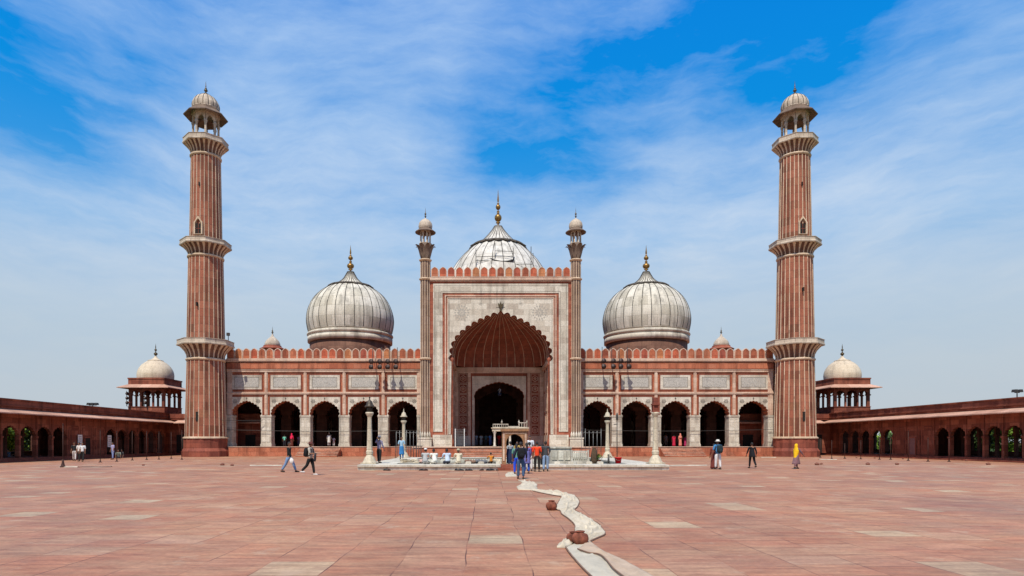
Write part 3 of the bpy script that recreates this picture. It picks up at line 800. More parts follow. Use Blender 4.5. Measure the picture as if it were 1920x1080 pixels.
# ------------------------------------------------------------------ minarets
def minaret(q, label):
    c = (q*32.9, 71.5)
    root = empty('minaret', (c[0], c[1], 0), label, 'minaret', 'twin minarets')
    NS = 24; PH = R(3)
    secs = [(2.14, 10.7, 2.34, 2.12), (12.9, 22.1, 2.14, 1.95), (23.9, 33.3, 1.83, 1.66)]
    mb = MB()
    mb.lathe([(2.74,0),(2.74,.62),(2.66,.74),(2.56,.86),(2.50,.95),(2.50,2.02)], 16, 0, c, False, PI/16)
    build(mb, 'base', m_base, root)
    for (z0, z1, r0, r1) in secs:
        mb = MB(); mb.lathe([(r0,z0-.1),(r1,z1+.1)], NS, 0, c, False, PH)
        sh = build(mb, 'shaft', m_minred, root)
        mb = MB()
        for k in range(NS):
            a = PH + 2*PI*k/NS
            mb.tube([(c[0]+r0*.995*math.cos(a), c[1]+r0*.995*math.sin(a), z0), (c[0]+r1*.995*math.cos(a), c[1]+r1*.995*math.sin(a), z1)], .06, 4, 0, False)
        build(mb, 'marble_strip', m_mintrim, sh)
    mb = MB(); mb.lathe([(2.3,1.99),(2.58,2.0),(2.58,2.12),(2.40,2.2),(2.3,2.2)], 24, 0, c, False, PH)
    build(mb, 'ring_moulding', m_mintrim, root)
    for (zr, r0, ro, zrim, hr) in ((10.72, 2.12, 3.08, 12.25, .62), (22.1, 1.95, 2.79, 23.3, .56), (33.3, 1.66, 2.46, 34.6, .60)):
        h = zrim-zr
        mb = MB()
        mb.lathe([(r0,zr-.16),(r0+.13,zr-.1),(r0+.17,zr+.02),(r0+.13,zr+.1),(r0,zr+.14)], 24, 1, c, True, PH)
        # dark concave cone behind the ribs
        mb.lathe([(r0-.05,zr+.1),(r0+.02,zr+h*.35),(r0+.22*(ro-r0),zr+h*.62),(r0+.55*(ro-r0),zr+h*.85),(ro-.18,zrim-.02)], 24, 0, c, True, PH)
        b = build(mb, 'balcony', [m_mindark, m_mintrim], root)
        mb = MB()
        for k in range(NS):
            a = PH + 2*PI*k/NS; ca, sa = math.cos(a), math.sin(a)
            rows = [(r0+.03, zr+.12), (r0+.07, zr+h*.35), (r0+.08+.22*(ro-r0), zr+h*.62), (r0+.10+.55*(ro-r0), zr+h*.84), (ro-.06, zrim)]
            w = [.07,.10,.13,.17,.22]
            vs = []
            for (r_, z_), w_ in zip(rows, w):
                w_ *= ro/3.0
                vs += [(c[0]+(r_-.14)*ca+w_*sa, c[1]+(r_-.14)*sa-w_*ca, z_+.02), (c[0]+r_*ca+w_*.6*sa, c[1]+r_*sa-w_*.6*ca, z_), (c[0]+r_*ca-w_*.6*sa, c[1]+r_*sa+w_*.6*ca, z_), (c[0]+(r_-.14)*ca-w_*sa, c[1]+(r_-.14)*sa+w_*ca, z_+.02)]
            fs = []
            for i in range(4):
                for j in range(3):
                    a0 = i*4+j; fs.append((a0, a0+1, a0+5, a0+4))
            mb.add(vs, fs, 0, False)
        build(mb, 'bracket', m_mintrim, b)
        mb = MB()
        ro2 = ro/math.cos(PI/8)*.985
        mb.lathe([(r0-.2,zrim-.03),(ro2-.04,zrim-.03),(ro2,zrim+.06),(ro2-.02,zrim+.16),(ro2-.08,zrim+.2),(ro2-.08,zrim+hr-.06),(ro2-.02,zrim+hr-.04),(ro2-.02,zrim+hr),(ro2-.22,zrim+hr),(ro2-.22,zrim+.16),(r0-.2,zrim+.16)], 8, 0, c, False, PI/8, False)
        build(mb, 'parapet', m_chh, b)
    # lantern
    mb = MB(); kiosk(mb, c, 34.75, 37.95, 1.42, 8, .15, ph=PI/8)
    mb.lathe([(1.62,37.9),(1.62,38.2)], 8, 0, c, False, PI/8)
    mb.lathe([(1.25,37.0),(1.2,37.05),(.2,37.3)], 8, 1, c, False, PI/8); mb.lathe([(.0,34.8),(.75,34.82),(.7,36.0),(.0,36.05)], 8, 1, c, False, PI/8) if False else None  # dark soffit disc added so the lantern arches read as shaded inside
    lan = build(mb, 'lantern', [m_chh, m_mindark], root)
    mb = MB(); mb.lathe([(1.5,38.15),(1.62,38.2),(2.5,37.78),(2.52,37.86),(1.72,38.42),(1.64,38.68),(1.5,38.72)], 8, 0, c, False, PI/8)
    build(mb, 'eave', m_lotus, lan)
    mb = MB(); mb.lathe(smooth_prof([(1.52,38.7),(1.56,39.05),(1.50,39.35),(1.15,39.9),(.55,40.28),(.2,40.4),(.12,40.5)], 20), 64, 0, c, fold=16, amp=.022)
    dm = build(mb, 'cupola', m_chh, root)
    build(ribs_mb(smooth_prof([(1.52,38.8),(1.56,39.05),(1.50,39.35),(1.15,39.9),(.55,40.28)], 14), 16, .035, c, -.01, PI/16), 'cupola_rib', m_collar, dm)
    mb = MB(); mb.lathe([(.55,40.25),(.5,40.36),(.15,40.42),(.10,40.5),(.2,40.56),(.08,40.62),(.07,40.7),(.22,40.82),(.2,40.95),(.06,41.02),(.14,41.1),(.05,41.16),(.06,41.3),(.0,42.0)], 10, 0, c)
    build(mb, 'finial', m_goldd, dm)
    # doorways and slits
    def opening(ang, z, w, h, frame):
        a = -PI/2 + ang
        ca, sa = math.cos(a), math.sin(a)
        rr = 1.83 if z > 20 else 2.3
        def place(sub, m): 
            mb.add([(c[0]+ca*(rr+.06-y)-sa*x, c[1]+sa*(rr+.06-y)+ca*x, zz) for x, y, zz in sub.v], sub.f, m)
        mb = MB()
        sub = MB(); sub.box(-w/2, w/2, 0, .4, z, z+h); place(sub, 0)
        if frame:
            sub = MB(); o = [(-w*.85,z-.05),(w*.85,z-.05),(w*.85,z+h*1.1),(w*.4,z+h*1.4),(0,z+h*1.7),(-w*.4,z+h*1.4),(-w*.85,z+h*1.1)]
            i = [(-w*.62,z+.0),(w*.62,z+.0),(w*.62,z+h*1.05),(w*.3,z+h*1.3),(0,z+h*1.48),(-w*.3,z+h*1.3),(-w*.62,z+h*1.05)]
            sub.prism([o, list(reversed(i))], -.12, .12); place(sub, 1)
            sub = MB(); sub.box(-.025, .025, -.01, .0, z, z+h); sub.box(-w/2, w/2, -.012, -.001, z+h*.5, z+h*.5+.05); place(sub, 2)
        build(mb, 'doorway', [m_black, m_mintrim, m_base], root)
    opening(R(-2) if q < 0 else R(1), 24.3, .6, 1.15, True)
    opening(R(-1), 3.9, .26, 1.0, False)
    opening(R(-2), 16.4 if q < 0 else 18.0, .14, .4, False)
    opening(R(0), 29.6, .12, .4, False)
    root.scale = (.918, .918, 1)
    return root
m_black = plain('unlit_opening', (.02,.016,.013), .9)
minaret(-1, 'tall striped sandstone minaret on the left, beside the kiosk with horn loudspeakers')
minaret(1, 'tall striped sandstone minaret on the right, behind the woman in the yellow scarf')

# ------------------------------------------------------------------ side arcades
def arcade(q):
    """built along local x = distance from the camera plane, front facing local -y"""
    lab = 'long low red sandstone arcade with closed wall bays on the left of the courtyard' if q < 0 else 'long low red sandstone arcade with two open windows on the right of the courtyard'
    root = empty('arcade', (0,0,0), lab, 'arcade', 'arcades along the courtyard')
    XS, XE = 36.0, 78.0
    sp = 2.0; hw = .87
    wo = 0.0 if q < 0 else -1.3
    centers = []
    x = 37.6 + wo + (52.1-37.6) % sp
    while x < 76.5: centers.append(x); x += sp
    closed = lambda c: 58.9 < c < 65.9
    def front():
        out = [(XS, 4.05), (XS, .3)]
        for c in centers:
            if closed(c): continue
            out += [(c-hw, .3)] + cusped(c, hw, 2.05, 2.95, 9, .3, 3) + [(c+hw, .3)]
        return out + [(XE, .3), (XE, 4.05)]
    mb = MB(); mb.prism(front(), 0, .28, 0)
    build(mb, 'front_wall', m_arc, root)
    for c in centers:
        for e in (-1, 1):
            if e > 0: continue
            xx = c + e*1.0 + (.0 if e < 0 else 0)
            mb = MB(); mb.box(xx-.10, xx+.10, -.07, -.001, .3, 1.95); mb.box(xx-.15, xx+.15, -.12, -.001, 1.951, 2.1); mb.box(xx-.06, xx+.06, -.06, -.001, 2.101, 4.0)
            if e < 0 or True: build(mb, 'pilaster', m_arc, root)
    if True:       # blocked bays with door, niche and notice
        mb = MB()
        for c in centers:
            if closed(c):
                mb.prism(ring_poly(c-.72, c+.72, .9, 3.0, .07), -.04, -.001)
        build(mb, 'blind_panel', m_dark, root)
        cc = [c for c in centers if closed(c)]
        mb = MB(); mb.box(cc[1]-.42, cc[1]+.42, -.06, -.041, .3, 2.0, 0); mb.prism(ring_poly(cc[1]-.52, cc[1]+.52, .3, 2.1, .1), -.09, -.061, 1)
        build(mb, 'door', [m_black if q < 0 else m_door, m_base], root)
        if q < 0:
            for c in (cc[0]+.75, cc[2]+1.5):
                mb = MB(); mb.box(c-.32, c+.32, -.13, -.10, 1.1, 2.3, 0)
                for z in (1.3,1.5,1.7,1.9,2.1): mb.box(c-.22, c+.22, -.134, -.1301, z-.03, z+.03, 1)
                build(mb, 'notice_board', [m_white, m_inlay], root)
        for i, c in enumerate(centers[-3:]):
            mb = MB(); mb.box(c-.5, c+.5, 2.6, 2.66, .9, 1.8, 0) if False else mb.box(c-.45, c+.45, 4.9, 4.98, .5, 1.9, 0)
            build(mb, 'inner_door', m_door, root)
    # plinth, eave, parapet, roof
    mb = MB(); mb.box(XS, XE+14, -.25, 5.8, 0, .298); mb.box(XS, XE, -.55, -.251, 0, .14)
    build(mb, 'plinth', m_base, root)
    mb = MB()
    # sloping eave slab
    for (a, b) in ((XS, XE),):
        vs = [(a,-1.15,3.86),(b+0,-1.15,3.86),(b+0,-.0,4.16),(a,-.0,4.16),(a,-1.15,3.95),(b+0,-1.15,3.95),(b+0,0,4.30),(a,0,4.30)]
        mb.add(vs, [(0,3,2,1),(4,5,6,7),(0,1,5,4),(1,2,6,5),(2,3,7,6),(3,0,4,7)], 0)
    build(mb, 'eave', m_eave, root)
    mb = MB(); mb.box(XS, XE, -.05, .3, 4.301, 5.05); mb.box(XS, XE, -.14, -.051, 4.50, 4.60); mb.box(XS, XE, -.12, .34, 5.051, 5.14)
    mb.box(XS, XE+14, 5.2, 5.6, 4.2, 4.9); 
    build(mb, 'parapet', m_arc, root)
    mb = MB(); mb.box(XS, XE+14, .31, 5.19, 4.10, 4.3); build(mb, 'roof', m_inner2, root)
    # rear wall, open towards the trees where the photo shows green
    out = [(XS, 4.099), (XS, .3)]
    gaps = []
    xx = 41.0 + .2
    while xx < 76:
        if xx < 62.3: gaps.append(xx)
        xx += 2.0
    if q > 0: gaps += [74.6, 76.7]
    for c in gaps:
        out += [(c-.87, .75)] + cusped(c, .87, 2.05, 3.0, 7, .25, 3) + [(c+.87, .75)]
    out[1] = (XS, .75)
    out += [(XE+14, .75), (XE+14, 4.099)]
    mb = MB(); mb.prism(out, 5.2, 5.45, 0); mb.box(XS, XE+14, 5.2, 5.45, .299, .749)
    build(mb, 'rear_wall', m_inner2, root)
    # inner columns
    for c in centers:
        xx = c+1.0
        mb = MB(); mb.box(xx-.11, xx+.11, 2.58, 2.80, .299, 2.1); mb.box(xx-.2, xx+.2, 2.49, 2.89, 2.101, 2.3); mb.box(xx-.1, xx+.1, 2.5, 2.88, 2.301, 4.09); build(mb, 'inner_column', m_inner2, root)
    # return range running behind the mosque
    mb = MB(); a = 1.3
    L_ = 12.0
    mb.box(XE+.0, XE+.5, -L_, -.001, .3, 4.05)
    for k in range(5):
        y = -1.6-k*2.1
        mb.box(XE-.06, XE-.001, y-.6, y+.6, .3, 2.5, 1)
    mb.box(XE, XE+.4, -L_, -.06, 4.301, 5.05); mb.box(XE-.1, XE-.001, -L_, -.15, 4.5, 4.6)
    build(mb, 'return_wall', [m_arc, m_black], root)
    mb = MB()
    vs = [(XE-1.15,-L_,3.86),(XE-1.15,-1.16,3.86),(XE,-1.16,4.16),(XE,-L_,4.16)]
    vs += [(x, y, z+.1) for x, y, z in vs]
    mb.add(vs, [(0,3,2,1),(4,5,6,7),(0,1,5,4),(1,2,6,5),(2,3,7,6),(3,0,4,7)], 0)
    build(mb, 'return_eave', m_eave, root)
    # mirror / rotate into place: local x -> world y ; local -y -> towards the court
    def conv(p): 
        return (q*(40.3 + p[1]), p[0], p[2])
    for o in root.children:
        me = o.data
        for v in me.vertices: v.co = conv(v.co)
        b = bmesh.new(); b.from_mesh(me); bmesh.ops.recalc_face_normals(b, faces=b.faces); b.to_mesh(me); b.free()
    # re-base on the foot of the front wall
    base = Vector((q*40.3, 57, 0))
    for o in root.children:
        for v in o.data.vertices: v.co -= base
    root.location = base
    return root
m_white = plain('white_notice', (.75,.75,.72), .6)
m_door = plain('faded_door_paint', (.20,.10,.09), .7)
arcade(-1); arcade(1)

# corner pavilions
def pavilion(q):
    c = (q*42.75, 79.7); h = 2.2
    lab = 'domed sandstone rooftop pavilion at the left corner, hung with horn loudspeakers' if q < 0 else 'domed sandstone rooftop pavilion at the right corner, free of loudspeakers'
    root = empty('pavilion', (c[0], c[1], 5.0), lab, 'pavilion', 'corner pavilions on the arcade roofs')
    x, y = c
    mb = MB(); mb.box(x-h-.12, x+h+.12, y-h-.12, y+h+.12, 4.3, 5.1); mb.box(x-h, x+h, y-h, y+h, 5.101, 5.85)
    mb.box(x-h-.05, x+h+.05, y-h-.05, y+h+.05, 5.851, 5.93)
    build(mb, 'plinth', m_arc, root)
    pts = [-h+.2, -h/3, h/3, h-.2]
    for i, a in enumerate(pts):
        for j, b in enumerate(pts):
            if 0 < i < 3 and 0 < j < 3: continue
            w = .16 if (i in (0,3) and j in (0,3)) else .10
            m0 = MB(); m0.box(x+a-w, x+a+w, y+b-w, y+b+w, 5.931, 7.25); m0.box(x+a-w-.08, x+a+w+.08, y+b-w-.08, y+b+w+.08, 7.251, 7.4); build(m0, 'column', m_arc, root, (x+a, y+b, 5.93))
    mb = MB()
    out = [(-h, 8.35), (-h, 7.401)]
    for k in range(3):
        a, b = pts[k]+.16, pts[k+1]-.16
        out += [(a, 7.401)] + cusped((a+b)/2, (b-a)/2, 7.402, 7.9, 7, .25, 3) + [(b, 7.401)]
    out += [(h, 7.401), (h, 8.35)]
    for e in (-1, 1):
        s = MB(); s.prism(out, -.12, .12); mb.add([(x+p[0], y+e*(h-.2)+p[1], p[2]) for p in s.v], s.f)
        mb.add([(x+e*(h-.2)+p[1], y+p[0]*.9, p[2]) for p in s.v], s.f)
    mb.box(x-h, x+h, y-h, y+h, 8.351, 8.5)
    build(mb, 'arch_screen', m_arc, root)
    mb = MB(); o = 3.1
    vs = [(x-o,y-o,8.12),(x+o,y-o,8.12),(x+o,y+o,8.12),(x-o,y+o,8.12),(x-h,y-h,8.52),(x+h,y-h,8.52),(x+h,y+h,8.52),(x-h,y+h,8.52)]
    v2 = [(a, b, z+.09) for a, b, z in vs]
    fs = []
    for k in range(4):
        j = (k+1) % 4
        fs += [(k, j, 4+j, 4+k), (8+k, 12+k, 12+j, 8+j), (k, 8+k, 8+j, j)]
    fs.append((12,13,14,15)); 
    mb.add(vs+v2, fs); build(mb, 'eave', m_eave, root)
    mb = MB(); mb.box(x-h+.0, x+h-.0, y-h+.0, y+h-.0, 8.615, 9.25); mb.box(x-h-.06, x+h+.06, y-h-.06, y+h+.06, 9.251, 9.4)
    build(mb, 'parapet', m_arc, root)
    mb = MB(); P = smooth_prof([(2.28,9.38),(2.34,9.9),(2.2,10.5),(1.8,11.1),(1.2,11.55),(.6,11.85),(.25,12.1),(.15,12.3)], 24)
    mb.lathe(P, 48, 0, c); d = build(mb, 'dome', m_domes, root, (c[0], c[1], 9.4))
    build(petal_collar(c, .95, 11.72, 14, 0, .3), 'petal_collar', m_domes, d)
    mb = MB(); mb.lathe(finial_prof(12.2, .3, 1.7), 10, 0, c); build(mb, 'finial', m_goldd, d)
    d.scale = (.9, .9, 1)
pavilion(-1); pavilion(1)

# ------------------------------------------------------------------ loudspeakers, floodlights
m_metal = plain('painted_dark_metal', (.06,.055,.05), .5, .3)
m_horn = plain('dark_horn_paint', (.075,.055,.05), .5, .2)
for (x0, x1, z0, z1, lb) in ((-31.5,-9.2,3.02,2.95,'thin dark cable strung across the five arches of the left wing'), (9.2,31.2,2.98,3.05,'thin dark cable strung across the five arches of the right wing'), (-33.6,-27.0,4.25,4.1,'thin dark cable sagging from the left minaret to the first arch')):
    mb = MB(); y = 72.9 if abs(x0) < 33 and abs(z0-4.25) > .1 else 69.3
    mb.tube([(x0+(x1-x0)*k/16, y + (0 if y > 70 else (72.8-y)*k/16), z0+(z1-z0)*k/16-.15*math.sin(PI*k/16)) for k in range(17)], .022, 5)
    tag(build(mb, 'cable', m_metal, None, (x0, y, z0)), lb, 'cable')
m_steel = plain('galvanised_pipe', (.20,.20,.19), .45, .5)
def horn(mb, p, d=(0,-1,0), s=1.0):
    d = Vector(d).normalized(); P = Vector(p)
    mb.tube([P - d*.05*s, P + d*.12*s, P + d*.22*s, P + d*.34*s, P + d*.42*s], [.06*s,.07*s,.11*s,.2*s,.27*s], 14)
def speaker_post(u, v, d, label, grp):
    x = gx(u, d); z = gz(v, d)
    r = empty('loudspeaker_post', (x, d, z-.9), label, 'loudspeaker', grp)
    mb = MB(); mb.tube([(x, d, z-.9), (x, d, z+1.6)], .04, 6); mb.tube([(x, d, z+.0), (x, d+.9, z+.0)], .03, 6)
    build(mb, 'pole', m_metal, r)
    for k in range(2):
        mb = MB(); horn(mb, (x+(.0), d-.05, z-k*.62), (-.25*(1 if x < 0 else -1),-1,-.1), 1.1); build(mb, 'horn', m_horn, r, (x, d, z-k*.62))
for i, (u, w) in enumerate(((699,'nearest the left end'),(715,'second from the left'),(730,'third from the left'),(745,'nearest the gateway'))):
    speaker_post(u, 678, 72.2, f'black pole with two stacked horn loudspeakers on the left wing, {w}', 'horn loudspeakers on the mosque front')
for i, (u, w) in enumerate(((1129,'nearest the gateway'),(1147,'second from the gateway'),(1161,'third from the gateway'),(1176,'farthest from the gateway'))):
    speaker_post(u, 677, 72.2, f'black pole with two stacked horn loudspeakers on the right wing, {w}', 'horn loudspeakers on the mosque front')
# horn clusters of the left pavilion
for u, d, lab in ((236, 77.2, 'three small horn loudspeakers on a bracket at the outer left edge of the left pavilion'), (270, 77.3, 'three small horn loudspeakers hung inside the front arches of the left pavilion')):
    x = gx(u, d)
    r = empty('loudspeaker_rack', (x, d, 5.95), lab, 'loudspeaker', 'horn racks of the left pavilion')
    mb = MB(); mb.tube([(x, d+.15, 5.93), (x, d+.15, 7.8)], .03, 6); mb.tube([(x, d+.15, 6.1), (-43.2 if u > 250 else -44.9, d+.35, 6.1)], .03, 6); build(mb, 'pole', m_metal, r)
    for k in range(3):
        mb = MB(); horn(mb, (x, d, 6.35+.55*k), (.8,-.6,0), .75); build(mb, 'horn', m_horn, r, (x, d, 6.3))
def flood(u, v0, v1, d, label, heads):
    x = gx(u, d); z0 = gz(v0, d); z1 = gz(v1, d)
    r = empty('floodlight_mast', (x, d, z0), label, 'floodlight')
    mb = MB(); mb.tube([(x, d, z0), (x, d, z1)], .04, 6); w = .2*(heads-1)
    mb.tube([(x-w, d, z1-.05), (x+w, d, z1-.05)], .03, 6); build(mb, 'pole', m_metal, r)
    for k in range(heads):
        xx = x - w + 2*w*k/max(1, heads-1)
        mb = MB(); mb.prism([(xx-.16,z1-.02),(xx+.16,z1-.02),(xx+.1,z1+.2),(xx-.1,z1+.2)], d-.2, d+.15); build(mb, 'lamp', m_metal, r, (xx, d, z1))
flood(174, 768, 759, 66, 'three headed floodlight mast on the left arcade roof', 3)
flood(1907, 750, 735, 51.5, 'two headed floodlight mast on the right arcade roof', 2)
x = -29.75
r = empty('floodlight', (-29.95, 70.4, 12.87), 'small dark floodlight clamped to the lowest balcony of the left minaret', 'floodlight')
mb = MB(); mb.tube([(x-.2,70.4,12.8),(x-.2,70.4,13.4)], .04, 6); build(mb, 'post', m_metal, r)
mb = MB(); mb.box(x-.35, x-.05, 70.25, 70.5, 13.3, 13.62); build(mb, 'lamp', m_metal, r)

# ------------------------------------------------------------------ ablution tank
m_tank = stone('tank_marble', [(0, (.56,.50,.39)), (.5, (.68,.62,.50)), (1, (.76,.70,.58))], 1.3, .5, (.26,.22,.17), mode='wall', stain=(.6, 1.05), stsc=.7)
m_tanktop = stone('tank_top_marble', [(0, (.50,.45,.35)), (.5, (.60,.55,.45)), (1, (.68,.63,.52))], 1.0, .8, (.26,.22,.17), mode='ground', streak=False, stain=(.7, 1.05), stsc=1.0)
m_water = plain('tank_water', (.05,.075,.06), .08, 0, .1, 1, .5)
tank = empty('ablution_tank', (0, 45, 0), 'wide low white marble ablution tank in the middle of the courtyard', 'water tank')
T0, T1, TW = 36.3, 54.6, 8.85
mb = MB()
def rect_ring(mb, xo, y0, y1, w, z0, z1, m=0):
    mb.box(-xo, -.72, y0, y0+w, z0, z1, m); mb.box(.42, xo, y0, y0+w, z0, z1, m)
    mb.box(-xo, xo, y1-w, y1, z0, z1, m)
    mb.box(-xo, -xo+w, y0+w+.001, y1-w-.001, z0, z1, m); mb.box(xo-w, xo, y0+w+.001, y1-w-.001, z0, z1, m)
rect_ring(mb, TW, T0+.1, T1, 1.8, 0, .20, 0)
rect_ring(mb, TW+.0, T0, T1+.1, 1.9, .201, .31, 1)
build(mb, 'kerb', [m_tank, m_tanktop], tank)
mb = MB(); mb.box(-7.2, 7.2, T0+1.7, T1-1.6, -.4, .05); build(mb, 'water', m_water, tank)
mb = MB(); 
for k in range(14):
    x = -7.0 + k*1.0
    if -1.4 < x < 1.3: continue
# centre steps between the two kerb halves
mb.box(-.719, .419, T0+.15, T0+1.9, 0, .29); mb.box(-.9, .6, T0-.35, T0-.001, 0, .15)
build(mb, 'step', m_red, tank)

m_post = stone('lamp_post_stone', [(0, (.50,.42,.30)), (1, (.62,.54,.40))], .6, .7, (.3,.24,.17), mode='round', Rr=.3, stain=(.7, 1.05))
m_lant = plain('dark_lantern', (.07,.055,.04), .5, .3)
def lamp_post(x, y, label, broken=False):
    r = empty('lamp_post', (x, y, .31), label, 'lamp post', 'marble lamp posts round the tank')
    z = .31; c = (x, y)
    mb = MB()
    mb.lathe([(.44,z),(.44,z+.10),(.40,z+.13),(.36,z+.2),(.34,z+.28),(.28,z+.38),(.20,z+.48),(.18,z+.54)], 16, 0, c)
    mb.box(x-.47, x+.47, y-.47, y+.47, z, z+.07)
    build(mb, 'base', m_post, r)
    mb = MB(); mb.lathe([(.17,z+.54),(.21,z+.58),(.22,z+.72),(.17,z+.82),(.185,z+.9),(.17,z+.95),(.165,z+1.0),(.125,z+2.72),(.14,z+2.76),(.13,z+2.8)], 8, 0, c, False)
    build(mb, 'shaft', m_post, r)
    mb = MB(); mb.lathe([(.12,z+2.8),(.16,z+2.86),(.24,z+3.0),(.25,z+3.06),(.2,z+3.08)], 16, 0, c); build(mb, 'capital', m_post, r)
    if broken:
        mb = MB(); mb.box(x-.2, x+.2, y-.2, y+.2, z+3.081, z+3.16, 0)
        for e in (-1,1):
            for f in (-1,1): mb.box(x+e*.16-.03, x+e*.16+.03, y+f*.16-.03, y+f*.16+.03, z+3.161, z+3.5, 0)
        mb.box(x-.12, x+.12, y-.12, y+.12, z+3.161, z+3.5, 0)
        mb.box(x-.22, x+.22, y-.22, y+.22, z+3.501, z+3.58, 0); mb.box(x-.15, x+.15, y-.15, y+.15, z+3.581, z+3.95, 0)
        build(mb, 'lantern', m_base, r)
    else:
        mb = MB()
        for k in range(8):
            a = 2*PI*k/8; mb.tube([(x+.14*math.cos(a), y+.14*math.sin(a), z+3.06), (x+.16*math.cos(a), y+.16*math.sin(a), z+3.42)], .02, 4)
        mb.lathe([(.10,z+3.06),(.12,z+3.42)], 8, 0, c, False)
        build(mb, 'lantern', m_lant, r)
        mb = MB(); mb.lathe([(.12,z+3.42),(.29,z+3.38),(.30,z+3.43),(.2,z+3.52),(.19,z+3.62),(.13,z+3.74),(.05,z+3.8),(.03,z+3.9),(.06,z+3.94),(.01,z+4.02),(0,z+4.15)], 16, 0, c)
        build(mb, 'lantern_roof', m_post if y > 45 else m_lant, r)
lamp_post(gx(693, 38.2), 38.2, 'tall pale marble lamp post at the front left corner of the tank')
lamp_post(gx(1229, 38.2), 38.2, 'tall pale lamp post with a square lantern at the front right corner of the tank', True)
lamp_post(gx(757, 53.3), 53.3, 'pale lamp post at the back left of the tank, behind the blue wrapped man')
lamp_post(gx(1139, 53.3), 53.3, 'pale lamp post at the back right corner of the tank, left of the red bucket')

# sandstone gate on the front kerb
g = empty('stone_gate', (.45, 37.9, .29), 'small flat topped sandstone arch gate on the front kerb of the tank', 'gate')
m_gate = stone('gate_sandstone', [(0, (.25,.12,.055)), (1, (.36,.19,.095))], .5, .3, (.22,.12,.07), stain=(.65, 1.1))
x0, x1 = gx(941, 38.0), gx(988, 38.0); xc = (x0+x1)/2
mb = MB()
arch = [(xc-.50*math.cos(t), 1.55+.50*math.sin(t)*1.02) for t in [PI*k/14 for k in range(15)]]
mb.prism([(x0, 2.24), (x0, .29), (xc-.50, .29)] + arch + [(xc+.50, .29), (x1, .29), (x1, 2.24)], 37.6, 38.1, 0)
build(mb, 'arch_wall', m_gate, g)
mb = MB(); mb.box(x0-.08, x1+.08, 37.5, 38.2, 2.241, 2.36); mb.box(x0-.03, x1+.03, 37.54, 38.16, 2.16, 2.24) if False else None
build(mb, 'top_slab', m_gate, g)
mb = MB(); mb.prism(ring_poly(x0+.06, x1-.06, 2.10, 2.20, .02), 37.57, 37.599)
for e in (x0+.05, x1-.15):
    mb.box(e, e+.1, 37.57, 37.599, .5, 2.08)
build(mb, 'carved_trim', m_pink, g)
mb = MB()
vs = []; fs = []
for i in range(13):
    xx = xc-.46 + .92*i/12
    for j in range(6): vs.append((xx, 38.0+.03*math.sin(i*2.1), .35+.85*j/5))
for i in range(12):
    for j in range(5): a = i*6+j; fs.append((a, a+6, a+7, a+1))
cd = empty('chandelier', (0,80.5,8.1), 'small pale hanging lamp in the mouth of the dark inner arch', 'chandelier')
mb = MB(); mb.tube([(.1,80.5,8.3),(.1,80.5,12.0)], .02, 5); build(mb, 'chain', m_metal, cd)
mb = MB(); mb.lathe([(.05,7.4),(.2,7.5),(.28,7.7),(.12,7.9),(.3,8.0),(.22,8.2),(.05,8.35)], 12, 0, (.1,80.5)); build(mb, 'glass_bowl', m_white, cd)
m_navy = plain('navy_cloth', (.015,.03,.085), .85)
mb.add(vs, fs, 0, True); mb.add([(a, b+.02, c_) for a, b, c_ in vs], fs, 0, True); build(mb, 'curtain', m_navy, g)

# marble balcony platform behind, on the terrace
b_ = empty('prayer_platform', (1.0, 65.4, 1.12), 'pale marble platform on slim pillars standing on the terrace before the great arch', 'platform')
d = 65.0; xa, xb = gx(923, d), gx(990, d)
mb = MB()
for x in (xa+.25, (xa+xb)/2, xb-.25):
    for y in (65.1, 67.2):
        mb.lathe([(.16,1.12),(.16,1.25),(.11,1.3),(.09,2.4),(.17,2.6),(.2,2.72)], 8, 0, (x, y))
build(mb, 'pillar', m_marb2, b_)
mb = MB(); mb.box(xa, xb, 64.9, 67.4, 2.721, 3.0); mb.box(xa-.1, xb+.1, 64.8, 67.5, 3.001, 3.08); build(mb, 'slab', m_post, b_)
mb = MB()
def rail(a, b, z1, m=0):
    mb.box(a, b, 64.86, 64.94, z1-.07, z1, m); mb.box(a, b, 64.87, 64.93, 3.081, 3.14, m)
    n = max(2, int((b-a)/.22))
    for k in range(n+1):
        x = a + (b-a-.05)*k/n; mb.box(x, x+.05, 64.88, 64.92, 3.141, z1-.071, m)
rail(gx(924,d), gx(953,d), 3.45); rail(gx(953,d)+.01, gx(973,d)-.01, 3.22); rail(gx(973,d), gx(988,d), 3.6)
for u in (941, 973, 988):
    mb.lathe([(.07,3.081),(.07,3.6),(.1,3.65),(.03,3.75),(0,3.9)], 8, 0, (gx(u,d), 65.0))
build(mb, 'balustrade', m_marb2, b_)

# tank furniture
wb = empty('marble_basin_wall', (gx(1050, 44), 46.5, .05), 'grey marble wash basin block inside the tank, right of the red shirted people', 'basin')
mb = MB(); a, b = gx(1031, 46.5), gx(1071, 46.5)
mb.box(a, b, 46.5, 47.6, -.1, 1.15); mb.box(a-.05, b+.05, 46.42, 47.7, 1.151, 1.27); build(mb, 'block', m_marb2, wb)
mb = MB()
for k in range(3): mb.box(a+.15+k*.48, a+.5+k*.48, 46.46, 46.499, .3, .95)
build(mb, 'panel', m_tank, wb)
jb = empty('marble_balustrade', (gx(1087, 45), 45.5, .05), 'white marble balustrade box beside the grey basin block', 'balustrade')
mb = MB(); a, b = gx(1072, 45.0), gx(1103, 45.0)
mb.box(a, b, 45.0, 45.08, .92, 1.0); mb.box(a, b, 45.0, 45.08, .05, .3); mb.box(a-.04, a+.06, 44.98, 45.1, 0, 1.05); mb.box(b-.06, b+.04, 44.98, 45.1, 0, 1.05)
build(mb, 'frame', m_marb2, jb)
mb = MB()
